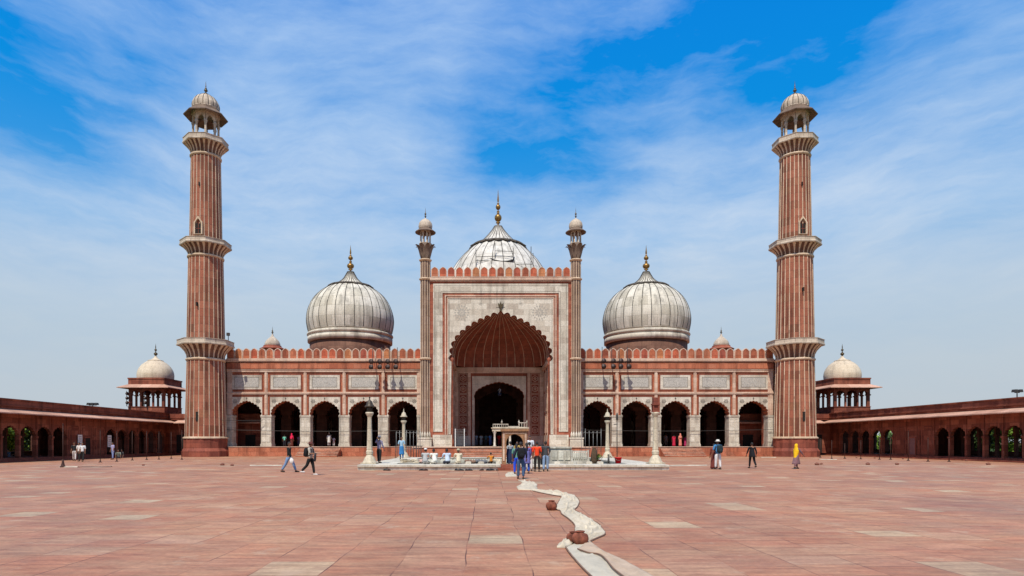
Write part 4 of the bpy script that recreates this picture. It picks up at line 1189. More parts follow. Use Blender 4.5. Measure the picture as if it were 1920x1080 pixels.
for k in range(1, 8):
    x = a + (b-a)*k/8; mb.lathe([(.03,.3),(.055,.45),(.06,.6),(.035,.8),(.05,.92)], 8, 0, (x, 45.04))
mb.box(a+.1, b-.1, 45.6, 46.2, 0, .85)
build(mb, 'baluster', m_tank, jb)
# stools along the front kerb
sx = [(876,'left of the sleeping bundle'),(902,'under the child in orange'),(1045,''),(1070,''),(1087,''),(1105,''),(1126,'')]
labs = ['small white washing block nearest the man in the cream tunic', 'small white washing block before the boy in orange', 'small white washing block nearest the group in red shirts', 'second small white washing block right of the red shirted group', 'third small white washing block right of the red shirted group, before the balustrade', 'fourth small white washing block right of the red shirted group', 'small white washing block nearest the black tap stand', 'small white washing block beside the stone gate']
for (u, _), lb in zip([(878,0),(902,0),(1045,0),(1070,0),(1087,0),(1105,0),(1126,0),(935,0)], labs):
    d = 37.75; x = gx(u, d)
    mb = MB(); mb.prism([(x-.17,.312),(x+.17,.312),(x+.17,.40),(x+.14,.45),(x-.14,.45),(x-.17,.40)], d, d+.28)
    mb.box(x-.12, x+.12, d+.05, d+.23, .4505, .462)
    tag(build(mb, 'washing_block', m_marb2, None, (x, d+.14, .31)), lb, 'stone block', 'washing blocks along the tank kerb')

# iron fences left and right of the gateway
def fence(u0, u1, d, n, label, z0=0.0, z1=2.9, rails=True):
    r = empty('iron_fence', (gx((u0+u1)/2, d), d, 0), label, 'fence', 'tall iron fences by the gateway')
    mb = MB(); xs = [gx(u0 + (u1-u0)*k/(n-1), d) for k in range(n)]
    for x in xs: mb.tube([(x, d, z0), (x, d, z1-.3*abs(math.sin(x*2)))], .024, 6)
    build(mb, 'post', m_steel, r)
    mb = MB()
    P = []
    for a, b in zip(xs, xs[1:]):
        for t in (0, .25, .5, .75): P.append((a+(b-a)*t, d, z1-.3 + .0 - .12*math.sin(PI*t)))
    P.append((xs[-1], d, z1-.3)); mb.tube(P, .02, 5)
    mb.tube([(xs[0], d, .95), (xs[-1], d, .95)], .025, 5)
    build(mb, 'rail', m_steel, r)
fence(743, 788, 61, 8, 'tall thin iron bar fence left of the central gateway')
fence(1090, 1127, 61, 6, 'tall thin iron bar fence right of the central gateway')
# railings in front of the tank left: line of short dark bars
r = empty('iron_railing', (gx(765,56.5), 56.5, 0), 'short dark iron railing between the back lamp post and the seated men', 'railing')
mb = MB()
for k in range(11):
    x = gx(741 + 4.9*k, 56.5); mb.tube([(x, 56.5, 0), (x, 56.5, 1.25)], .03, 5)
build(mb, 'bar', m_metal, r); mb = MB(); mb.tube([(gx(739,56.5), 56.5, 1.25), (gx(792,56.5), 56.5, 1.25)], .035, 5); build(mb, 'rail', m_metal, r)

# shoe ladder / rack on terrace
d = 68.9; a, b = gx(853, d), gx(871, d)
r = empty('slatted_rack', ((a+b)/2, d, 1.12), 'white slatted metal rack leaning in the left corner of the great arch', 'rack')
mb = MB(); mb.box(a, a+.06, d, d+.06, 1.12, 3.05); mb.box(b-.06, b, d, d+.06, 1.12, 3.05); mb.box(a, a+.06, d+.5, d+.56, 1.12, 3.05); mb.box(b-.06, b, d+.5, d+.56, 1.12, 3.05); build(mb, 'upright', m_white, r)
mb = MB()
for k in range(11): mb.box(a+.061, b-.061, d+.01, d+.5, 1.3+.16*k, 1.335+.16*k)
build(mb, 'shelf', m_steel, r)

# pole with crossbar and red bucket
d = 47.0; x = gx(1157, d)
r = empty('signal_pole', (x, d, .0), 'thin dark pole with a short crossbar behind the red bucket', 'pole')
mb = MB(); mb.tube([(x, d, .0), (x, d, 3.65)], .035, 6); build(mb, 'mast', m_metal, r)
mb = MB(); mb.tube([(x-.25, d, 2.9), (x+.05, d, 2.93)], .03, 5); mb.lathe([(.05,3.2),(.08,3.3),(.08,3.6),(.03,3.75)], 8, 0, (x, d)); build(mb, 'crossbar', m_metal, r)
d = 38.6
def bucket(x, d, z, col, label, s=1.0):
    r = empty('bucket', (x, d, z), label, 'bucket')
    mb = MB(); mb.lathe([(.0,z+.02),(.13*s,z),(.14*s,z+.02),(.19*s,z+.30*s),(.205*s,z+.30*s),(.205*s,z+.33*s),(.18*s,z+.32*s),(.13*s,z+.03)], 20, 0, (x, d), close=False); build(mb, 'pail', col, r)
    mb = MB(); mb.tube([(x-.19*s, d, z+.3*s), (x-.13*s, d-.14, z+.2*s), (x, d-.2, z+.16*s), (x+.13*s, d-.14, z+.2*s), (x+.19*s, d, z+.3*s)], .012, 5); build(mb, 'handle', m_steel, r)
m_redp = plain('red_plastic', (.62,.012,.014), .4)
bucket(gx(1159, d), d, .31, m_redp, 'bright red plastic bucket on the tank kerb', 1.15)
d = 38.0; x = gx(1141, d)
r = empty('tap_stand', (x, d, .31), 'small black tap stand on the kerb left of the red bucket', 'tap')
mb = MB(); mb.tube([(x, d, .31), (x, d, .78)], [.07,.05], 8); mb.tube([(x, d, .72), (x+.14, d, .74), (x+.16, d, .66)], .03, 6); mb.lathe([(.12,.31),(.12,.35)], 10, 0, (x, d)); build(mb, 'pipe', m_metal, r)
mb = MB(); mb.lathe([(.05,.79),(.08,.82),(.04,.88)], 8, 0, (x, d)); build(mb, 'valve', m_metal, r)
# planter and green plant
m_leaf = plain('bright_leaf', (.08,.20,.02), .6, var=.35, sc=20)
m_clay = plain('clay_pot', (.20,.062,.035), .9, var=.65, sc=9)
m_trunkp = plain('brown_sack', (.09,.055,.03), .9, var=.35, sc=12)
d = 44.0; x = gx(1114, d)
mb = MB(); mb.lathe([(.2,.05),(.24,.3),(.22,.7),(.15,1.05),(.08,1.2),(0,1.22)], 12, 0, (x, d), fold=5, amp=.12)
mb.tube([(x-.1, d, 1.15), (x, d-.1, 1.17), (x+.1, d, 1.15)], .04, 6)
tag(build(mb, 'sack', m_trunkp, None, (x, d, .05)), 'brown upright sack beside the green plant near the marble balustrade', 'sack')
x = gx(1122, d)
r = empty('potted_plant', (x, d, .05), 'small bright green potted plant right of the brown sack', 'plant')
mb = MB(); mb.lathe([(.13,.05),(.19,.35),(.2,.38),(.0,.37)], 12, 0, (x, d)); build(mb, 'pot', m_clay, r)
mb = MB()
for k in range(170):
    a = random.uniform(0, 2*PI); rr = random.uniform(0, .24)*1.1; z = .38+random.uniform(0, .45)*(1-rr*1.5)
    p = Vector((x+rr*math.cos(a), d+rr*math.sin(a), z)); u_ = Vector((random.gauss(0,1), random.gauss(0,1), random.gauss(0,.6))).normalized()*.07; w_ = u_.cross(Vector((0,0,1))).normalized()*.03
    mb.add([p-u_, p+w_, p+u_, p-w_], [(0,1,2,3)])
build(mb, 'leaves', m_leaf, r)
# bundles lying in the tank edge
m_cloth = plain('unbleached_cotton', (.55,.475,.355), .9, var=.2, sc=2.2)
m_clothg = plain('grey_white_cotton', (.49,.435,.335), .9, var=.12, sc=4)
m_clothp = plain('faded_pink_cotton', (.55,.36,.30), .9, var=.12, sc=4)
def bundle(u0, u1, d, z, r0, mat, label, name='cloth_bundle'):
    x0, x1 = gx(u0, d), gx(u1, d); P = []; rs = []
    for k in range(16):
        t = k/15; P.append((x0+(x1-x0)*t, d+.1*math.sin(5*t), z+r0*(.85+.12*math.sin(7*t)))); rs.append(r0*(.55 if k in (0,15) else .85+.18*math.sin(k*1.7)))
    mb = MB(); mb.tube(P, rs, 12)
    for k in (4, 8, 12):
        p = P[k]; mb.tube([(p[0]-.03, p[1], p[2]), (p[0]+.03, p[1], p[2])], rs[k]+.02, 12)
    tag(build(mb, name, mat, None, ((x0+x1)/2, d, z)), label, 'cloth bundle', 'bundles on the tank kerb')
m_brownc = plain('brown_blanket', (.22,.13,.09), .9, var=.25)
bundle(872, 892, 38.0+.6, .31, .13, m_brownc, 'brown rolled blanket on the kerb right of the man in cream')
bundle(891, 914, 38.0+.6, .31, .14, m_clothg if False else plain('slate_blanket', (.15,.15,.16), .9), 'slate grey rolled blanket on the kerb left of the boy in orange')
bundle(927, 940, 38.7, .31, .15, m_cloth, 'pale cloth bundle on the kerb next to the stone gate')
bundle(785, 793, 39.6, .31, .12, m_clothp, 'faded pink bundle behind the man in grey')
# pile of white mats on the left kerb
mb = MB(); x0, x1 = gx(748, 39.2), gx(786, 39.2)
rnd = random.Random(3)
for k in range(16):
    a = rnd.uniform(x0, x1-.35); w = rnd.uniform(.25,.5); z = .315 + rnd.uniform(0, .20); y = 39.2+rnd.uniform(-.2,.5); t = rnd.uniform(-.5,.5)
    P = [(a, y, z), (a+w*math.cos(t), y+w*math.sin(t)*.4, z+w*.35*abs(math.sin(t)))]
    mb.tube([P[0], ((P[0][0]+P[1][0])/2, y+.02, z+.05), P[1]], [.03,.05,.03], 6)
mb.box(x0, x1, 39.0, 39.9, .312, .345)
tag(build(mb, 'mat_pile', m_cloth, None, ((x0+x1)/2, 39.2, .31)), 'untidy heap of pale rolled mats on the kerb left of the seated men', 'mats')

# shoes on the ground below the kerb
m_shoe = plain('black_leather', (.015,.013,.012), .5)
m_shoeb = plain('brown_leather', (.07,.035,.02), .5)
def shoe_mesh(mat):
    mb = MB()
    prof = [(-.14,.035,.03),(-.10,.045,.06),(-.03,.04,.075),(.04,.045,.055),(.10,.05,.04),(.145,.025,.02)]
    vs = []
    for x, w, h in prof:
        for k in range(8):
            a = PI*k/7; vs.append((x, w*math.cos(a), .004+h*math.sin(a)))
    fs = [(i*8+k, i*8+k+1, (i+1)*8+k+1, (i+1)*8+k) for i in range(5) for k in range(7)] + [tuple(range(8)), tuple(40+k for k in reversed(range(8)))] + [(i*8, (i+1)*8, (i+1)*8+7, i*8+7) for i in range(5)]
    mb.add(vs, fs, 0, True); mb.box(-.14, .14, -.045, .045, 0, .012)
    return mb.mesh('shoe', [mat])
sm1, sm2 = shoe_mesh(m_shoe), shoe_mesh(m_shoeb)
spots = [(725,'shoe on the paving below the left front lamp post',1),(729,'shoe on the paving right of the left front lamp post',2),(791,'shoe on the paving below the man in grey',1),(797,'shoe on the paving under the kerb below the white capped man',2),(856,'shoe on the paving below the man in cream',1),(864,'shoe on the paving right of the man in cream',1),(874,'shoe on the paving below the brown rolled blanket',1),(880,'shoe on the paving right of the brown rolled blanket',1),(903,'shoe on the paving below the slate blanket',2),(916,'shoe on the paving below the boy in orange',1),(922,'shoe on the paving just right below the boy in orange',1),(932,'shoe on the paving nearest the centre step',2)]
for i, (u, lb, k) in enumerate(spots):
    d = 36.0 - .1*(i % 2)
    o = bpy.data.objects.new('shoe', sm1 if k == 1 else sm2); COL.objects.link(o); o.location = (gx(u, d), d, .0); o.rotation_euler = (0,0, i*1.3); o.scale = (1.3,1.3,1.5)
    tag(o, ('black ' if k == 1 else 'brown ')+lb, 'shoe', 'shoes left below the tank kerb'); WO[o.name] = Vector(o.location)

# ------------------------------------------------------------------ posts along the arcades
m_post_ = plain('rusty_iron', (.05,.022,.016), .8, var=.4, sc=8)
def pole(u, d, h, label, grp, w=.05):
    x = gx(u, d); r = empty('iron_post', (x, d, 0), label, 'post', grp)
    mb = MB(); mb.tube([(x, d, .05), (x, d, h)], w*.55, 6); mb.lathe([(w*.9,h),(w*1.1,h+.04),(0,h+.09)], 6, 0, (x, d)); build(mb, 'shaft', m_post_, r)
    mb = MB(); mb.lathe([(.17,0),(.17,.06),(.12,.09),(.07,.30),(.05,.5)] if u == 118 else [(.13,0),(.13,.03),(.06,.06),(.05,.16)], 8, 0, (x, d)); build(mb, 'foot', m_post_, r)
for u, d, h, lb in ((118,40.8,2.7,'nearest iron post on the left, with a red cone shaped foot'),(188,50.5,2.5,'thin iron post right of the two walking men far left'),(219,52.6,2.4,'thin iron post beside the couple standing far left'),(248,56.2,2.5,'thin iron post right of the seated far left people'),(275,57.5,2.5,'iron post fourth to the left of the left minaret'),(298,59.0,2.5,'iron post third to the left of the left minaret'),(321,61.5,2.5,'iron post second to the left of the left minaret'),(341,58.5,2.6,'iron post directly in front of the left edge of the left minaret')):
    pole(u, d, h, lb, 'iron posts on the left')
for i, (u, d, h) in enumerate(((1538,66,1.9),(1559.5,60,1.7),(1584,62,1.4),(1614,60,1.7),(1649,58.2,2.0),(1670,58.2,2.0),(1703,54.9,2.5),(1740,52.6,1.9),(1779.5,51.9,1.9))):
    w = ['first','second','third','fourth','fifth','sixth','seventh','eighth','ninth'][i]
    pole(u, d, h, f'thin dark iron post, {w} one to the right of the right minaret', 'iron posts on the right')

# rubble, pots and pale strip on the court
m_strip = plain('pale_inlaid_strip', (.55,.42,.33), .8, var=.3, sc=1.5)
mb = MB(); mb.add([(-38,43.0,.004),(-9.3,43.0,.004),(-9.3,43.28,.004),(-38,43.28,.004)], [(0,1,2,3)]); mb.add([(9.3,43.0,.004),(38,43.0,.004),(38,43.28,.004),(9.3,43.28,.004)], [(0,1,2,3)])
tag(build(mb, 'paving_strip', m_strip), kind='structure')
m_rub = plain('rubble_brown', (.20,.08,.055), .9, var=.35, sc=10)
def lump(u, v, s, mat, label, cat, name, grp, seed=0):
    rn = random.Random(seed+int(u)); x, y, _ = gp(u, v)
    s *= .6
    mb = MB(); mb.ball((x, y, s*.42), s, 0, 10, 7, (1, .8, .6))
    mb.v = [(a+rn.uniform(-.12,.12)*s, b+rn.uniform(-.12,.12)*s, max(0.0, c_+rn.uniform(-.1,.1)*s)) for a, b, c_ in mb.v]
    tag(build(mb, name, mat, None, (x, y, 0)), label, cat, grp)
rl = [(1532,872,.28,'largest broken stone right of the woman in yellow'),(1540,871,.18,'small stone touching the largest broken stone'),(1627,871.5,.26,'brown stone beyond the fourth iron post, lying on the pale strip'),(1682,871.5,.24,'brown stone on the pale strip left of the seventh iron post'),(1853,871.5,.26,'brown stone on the pale strip farthest to the right'),(1812,864.5,.2,'stone right of the ninth iron post'),(1693,861,.16,'small stone behind the seventh iron post'),(1640,859.5,.16,'small stone near the fifth iron post'),(1606,859,.16,'small stone left of the fourth iron post'),(269,873,.16,'single dark stone on the pale strip left of the left minaret'),(417,872.5,.25,'stone below the right edge of the left minaret'),(435,873.5,.2,'flat stone below the first left arch')]
for i, (u, v, s, lb) in enumerate(rl): lump(u, v, s, m_rub, lb, 'stone', 'loose_stone', 'loose stones on the court', i)
def scrap(u, v, w, label, mat=None, seed=0):
    rn = random.Random(seed); x, y, _ = gp(u, v)
    mb = MB(); n = 9
    vs = []; fs = []
    for i in range(n):
        for j in range(4):
            t = i/(n-1); vs.append((x-w/2+w*t, y-.2+.13*j+.08*math.sin(3*t+seed), .006+.05*abs(math.sin(4*t+j*1.4+seed))*(1 if 0 < j < 3 else .15)))
    for i in range(n-1):
        for j in range(3): a = i*4+j; fs.append((a, a+4, a+5, a+1))
    b0 = len(vs); vs2 = [(a, b, 0.002) for a, b, c_ in vs]
    mb.add(vs, fs, 0, True); mb.add(vs2, [tuple(reversed(f)) for f in fs], 0)
    tag(build(mb, 'cloth_scrap', mat or m_cloth, None, (x, y, 0)), label, 'cloth', 'flattened cloths on the court')
scrap(180, 875.5, 2.0, 'dark flattened cloth on the paving right of the nearest iron post', m_brownc, 1)
scrap(130, 876, 1.3, 'pale flattened cloth at the foot of the nearest iron post', m_cloth, 2)
scrap(500, 873, 2.2, 'pale flattened cloth behind the striding man in jeans', m_cloth, 3)
scrap(1290, 873, 2.6, 'pale flattened cloth between the tank and the man with white hat', m_cloth, 4)
scrap(65, 863.5, 1.6, 'pale flattened cloth near the arcade at the far left', m_cloth, 5)
scrap(1440, 858, 1.6, 'pale flattened cloth before the right minaret base', m_cloth, 6)
scrap(1552, 862, 1.6, 'pale flattened cloth near the first iron posts on the right', m_cloth, 7)

# ------------------------------------------------------------------ the cloth runner and its pots
def K(x, y): return (920 + x/4.909, 860 + y/4.909)
def ribbon(name, pairs, mat, label, h=.05, seed=1, nc=14, sub=6, lift=.01, cat='cloth runner', edge_line=0):
    rn = random.Random(seed)
    Lp = [gp(*K(*a)) for a, b in pairs]; Rp = [gp(*K(*b)) for a, b in pairs]
    Lp = resample([p[:2] for p in Lp], (len(pairs)-1)*sub) if False else Lp
    def fine(P):
        out = []
        q = [P[0]] + P + [P[-1]]
        for i in range(len(P)-1):
            for s_ in range(sub):
                f = s_/sub; a, b, c_, d_ = q[i:i+4]
                out.append(tuple(.5*((2*b[j]) + (-a[j]+c_[j])*f + (2*a[j]-5*b[j]+4*c_[j]-d_[j])*f*f + (-a[j]+3*b[j]-3*c_[j]+d_[j])*f**3) for j in (0,1)))
        out.append(P[-1][:2]); return out
    A, B = fine(Lp), fine(Rp)
    ph = [rn.uniform(0, 6) for _ in range(8)]
    vs = []; n = len(A)
    for i in range(n):
        for j in range(nc+1):
            t = j/nc; x = A[i][0]*(1-t)+B[i][0]*t; y = A[i][1]*(1-t)+B[i][1]*t
            s_ = i/(n-1)*len(pairs)
            f1 = abs(math.sin(t*7+1.7*math.sin(s_*1.1+ph[1])+ph[0]))          # folds running along the strip
            f2 = abs(math.sin(s_*2.3+2.2*math.sin(t*3+ph[2])+ph[3]))          # folds across it
            f3 = math.sin(x*17+ph[4]+2*math.sin(y*11))*math.sin(y*13+ph[5])
            w = .65*(1-f1)**5 + .80*(1-f2)**5 + .10*max(0, f3) + .45*max(0, math.sin(s_*.9+ph[6]))*(1-abs(2*t-1))
            e = min(1, 5*min(t, 1-t, i/(n-1)*3, (1-i/(n-1))*3))
            z = lift + h*(.10 + .9*w*(.25+.75*e))
            vs.append((x, y, z))
    fs = [(i*(nc+1)+j, i*(nc+1)+j+1, (i+1)*(nc+1)+j+1, (i+1)*(nc+1)+j) for i in range(n-1) for j in range(nc)]
    m0 = len(vs)
    low = [(x, y, .003) for x, y, z in vs]
    rim = []
    for i in range(n-1):
        a, b = i*(nc+1), (i+1)*(nc+1); rim += [(a, b, m0+b, m0+a)]
        a, b = i*(nc+1)+nc, (i+1)*(nc+1)+nc; rim += [(a, m0+a, m0+b, b)]
    for j in range(nc):
        rim += [(j, m0+j, m0+j+1, j+1)]; a = (n-1)*(nc+1)+j; rim += [(a, a+1, m0+a+1, m0+a)]
    mb = MB(); mb.add(vs+low, fs+rim, 0, True)
    if edge_line:
        for E in ((A, B) if edge_line > 1 else (B,)): mb.tube([(x, y, lift+.012) for x, y in E], .011, 5, 1)  # thin dark brown tubes along the edges of the cloth
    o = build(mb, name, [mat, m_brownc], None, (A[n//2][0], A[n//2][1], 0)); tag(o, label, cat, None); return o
ribbon('cloth_runner', [((372,286),(385,300)),((480,298),(478,322)),((600,316),(600,345)),((672,325),(650,352)),((765,342),(640,375)),((815,392),(618,415)),((800,445),(603,468)),((775,478),(640,486)),((835,512),(655,515)),((915,562),(720,562)),((990,606),(772,618)),((1030,655),(775,680)),((1052,703),(795,718)),((965,745),(840,745)),((905,775),(830,800))], m_cloth, 'long twisted white cotton runner winding from the people to the two clay pots', .095, 4, nc=36, sub=14, edge_line=2)
ribbon('cloth_runner', [((800,772),(690,826)),((880,800),(735,890)),((985,868),(830,1000)),((1075,960),(930,1100)),((1230,1120),(1075,1240)),((1400,1300),(1240,1440))], m_clothg, 'straight greyish cotton strip running off the bottom edge of the photo', .03, 9, nc=14, edge_line=1)
ribbon('cloth_runner', [((905,770),(800,855)),((960,815),(905,890)),((1060,880),(1000,905)),((1160,925),(1060,955)),((1330,1010),(1130,1040)),((1500,1110),(1240,1130)),((1700,1240),(1400,1270))], plain('beige_pink_cotton', (.47,.35,.25), .9), 'beige pink cotton strip beside the greyish one at the bottom of the photo', .04, 13, nc=14, lift=.03, edge_line=1)
ribbon('cloth_runner', [((740,755),(690,745)),((755,770),(660,775)),((745,795),(625,800)),((690,822),(610,822))], m_cloth, 'short thick rolled end of cotton left of the two clay pots', .09, 21, nc=8)
ribbon('cloth_runner', [((400,225),(250,200)),((430,245),(300,225)),((420,262),(262,250)),((432,280),(240,262)),((390,292),(255,288))], m_cloth, 'crumpled white cotton heap at the feet of the man with the backpack', .13, 33, nc=10)
ribbon('cloth_runner', [((200,128),(160,130)),((235,150),(135,150)),((240,165),(140,168))], m_cloth, 'small white cotton heap left of the person in bright blue trousers', .12, 41, nc=8)
def clay_pot(u, v, s, label, tilt=0.0):
    x, y, _ = gp(u, v)
    r = empty('clay_pot', (x, y, 0), label, 'clay pot', 'clay pots weighing down the runner')
    mb = MB(); prof = smooth_prof([(.03,0),(.09,.01),(.125,.07),(.13,.12),(.11,.17),(.07,.20),(.06,.21)], 16)
    mb.lathe([(a*s*1.04, z*s) for a, z in prof], 24, 0, (0,0)); mb.v = [(a*(1+.05*math.sin(5*b_+u)), b_*(1+.05*math.sin(6*a*9+u)), c_*(1+.04*math.sin(7*a*9+u))) for a, b_, c_ in mb.v]; b = build(mb, 'body', m_clay, r, WO[r.name]) if False else None
    me = mb.mesh('body', [m_clay]); o = bpy.data.objects.new('body', me); COL.objects.link(o); o.parent = r; WO[o.name] = Vector((x,y,0))
    mb = MB(); mb.lathe([(.05*s,.205*s),(.075*s,.215*s),(.08*s,.23*s),(.065*s,.235*s),(.05*s,.21*s),(.04*s,.12*s),(.0,.1*s)], 24, 0, (0,0), close=False)
    me = mb.mesh('rim', [m_clay]); o = bpy.data.objects.new('rim', me); COL.objects.link(o); o.parent = r; WO[o.name] = Vector((x,y,0))
    r.rotation_euler = (tilt, 0, 0)
clay_pot(1034, 956.5, 1.0, 'single round clay pot left of the cotton runner')
clay_pot(1074.5, 1018, .78, 'smaller left clay pot of the pair on the runner')
clay_pot(1088, 1021, .92, 'larger right clay pot of the pair on the runner')

# ------------------------------------------------------------------ trees beyond the arcades
m_leafs = []
def leaf_mat(name, c1, c2):
    m, nt, b = newmat(name); g = N(nt, 'ShaderNodeNewGeometry')
    n = N(nt, 'ShaderNodeTexNoise', i_Scale=1.6, i_Detail=3.0); L(nt, g.outputs['Position'], n.inputs['Vector'])
    f = M_(nt, 'ADD', M_(nt, 'MULTIPLY', g.outputs['Random Per Island'], .6), M_(nt, 'MULTIPLY', n.outputs[0], .4))
    L(nt, ramp(nt, f, [(.15, c1), (.85, c2)]), b.inputs['Base Color']); b.inputs['Roughness'].default_value = .6; b.inputs['Transmission Weight'].default_value = 0
    b.inputs['Subsurface Weight'].default_value = 0
    return m
lm1 = leaf_mat('bright_foliage', (.07,.16,.012), (.34,.50,.06)); lm2 = leaf_mat('dark_foliage', (.03,.06,.015), (.10,.16,.04))
m_bark = plain('bark', (.12,.085,.06), .9, var=.3, sc=8)
def tree(x, y, h, rad, mat, label, seed):
    rn = random.Random(seed)
    r = empty('tree', (x, y, 0), label, 'tree', 'trees beyond the arcades')
    mb = MB(); mb.tube([(x,y,0),(x+.05,y,h*.3),(x-.1,y+.1,h*.55),(x,y,h*.9)], [.16,.13,.09,.03], 8)
    cl = []
    for k in range(26):
        a = rn.uniform(0, 2*PI); q = rad*rn.uniform(.2,1.0); z = h*rn.uniform(.14,.9)
        q *= math.sin(PI*min(.95, max(.3, z/h)))**.5
        p = (x+q*math.cos(a), y+q*math.sin(a), z); cl.append((p, rn.uniform(.45,.85)*rad*.6))
        mb.tube([(x, y, z*.6), ((x+p[0])/2, (y+p[1])/2, z*.88), p], [.06,.04,.015], 5)
    build(mb, 'trunk', m_bark, r)
    mb = MB()
    for p, s in cl:
        for k in range(520):
            v = Vector((rn.gauss(0,1), rn.gauss(0,1), rn.gauss(0,.8))); v = v.normalized()*s*rn.uniform(.35,1.05)
            c_ = Vector(p)+v
            if c_.z < .35: continue
            u_ = Vector((rn.gauss(0,1), rn.gauss(0,1), rn.gauss(0,.7))).normalized()*rn.uniform(.08,.15); w_ = u_.cross(Vector((rn.gauss(0,1), rn.gauss(0,1), 1))).normalized()*rn.uniform(.04,.075)
            mb.add([c_-u_, c_+w_, c_+u_, c_-w_], [(0,1,2,3)])
    me = mb.mesh('crown', [mat], (x, y, 0)); o = bpy.data.objects.new('crown', me); COL.objects.link(o); o.parent = r
tr = [(-48.6,62.5,4.3,2.3,lm1,'bright green tree seen through the first open arches at the far left'),(-48.8,66.5,3.9,2.2,lm2,'dark green tree beyond the second open arch of the left arcade'),(-49.4,57.5,4.3,2.3,lm2,'dark green tree beyond the left arcade at the frame edge'),(-52,71,4.4,2.4,lm1,'light green tree hidden deeper behind the left arcade'),
      (48.6,60.5,4.5,2.3,lm1,'bright green tree through the open arches at the far right'),(48.9,64.8,4.3,2.3,lm2,'dark green tree through the second open arch from the right edge'),(48.6,56,4.5,2.3,lm2,'dark green tree beyond the right arcade at the frame edge'),(51.5,69.5,4.2,2.3,lm1,'light green tree through the third open arch from the right'),(50.5,84,2.7,2.0,lm1,'green tree seen through the two window openings of the right arcade'),(50.2,80.6,2.6,1.8,lm2,'low dark tree behind the window openings of the right arcade')]
for i, t in enumerate(tr): tree(*t, 100+i)
# ------------------------------------------------------------------ people
SKIN = [plain('skin_brown', (.27,.13,.075), .6), plain('skin_dark', (.17,.085,.05), .6)]
m_hair = plain('black_hair', (.018,.014,.012), .6)
_fab = {}
def fab(c):
    k = tuple(round(x, 3) for x in c)
    if k not in _fab: _fab[k] = plain('cotton_cloth', c, .88, 0, .14, 9)
    return _fab[k]
def skinmesh(verts, edges, radii, subs=2):
    me = bpy.data.meshes.new('tmp'); me.from_pydata(verts, edges, []); ob = bpy.data.objects.new('tmp', me)
    TMP.objects.link(ob)
    sk = ob.modifiers.new('s', 'SKIN'); sk.use_smooth_shade = True; sk.branch_smoothing = .6
    for i, r in enumerate(radii):
        me.skin_vertices[0].data[i].radius = (r, r) if not isinstance(r, tuple) else r
    me.skin_vertices[0].data[0].use_root = True
    sb = ob.modifiers.new('b', 'SUBSURF'); sb.levels = subs; sb.render_levels = subs
    return ob
def harvest(ob):
    dg = bpy.context.evaluated_depsgraph_get(); ev = ob.evaluated_get(dg); m = ev.to_mesh()
    vs = [tuple(v.co) for v in m.vertices]; fs = [tuple(p.vertices) for p in m.polygons]
    ev.to_mesh_clear(); me = ob.data; bpy.data.objects.remove(ob); bpy.data.meshes.remove(me)
    return vs, fs
TMP = bpy.data.collections.new('tmp'); scene.collection.children.link(TMP)
def ellring(c, rx, ry, n, yaw=0, fold=0, amp=0, ph=0):
    out = []
    for k in range(n):
        a = 2*PI*k/n; q = 1 + (amp*math.cos(fold*a+ph) if fold else 0)
        out.append((c[0]+rx*q*math.cos(a), c[1]+ry*q*math.sin(a), c[2]))
    return out
def loft(mb, rings, m=0, cap0=True, cap1=True):
    n = len(rings[0]); vs = [p for r in rings for p in r]; fs = []
    for i in range(len(rings)-1):
        for k in range(n): j = (k+1) % n; fs.append((i*n+k, i*n+j, (i+1)*n+j, (i+1)*n+k))
    if cap0: fs.append(tuple(reversed(range(n))))
    if cap1: fs.append(tuple((len(rings)-1)*n+k for k in range(n)))
    mb.add(vs, fs, m, True)
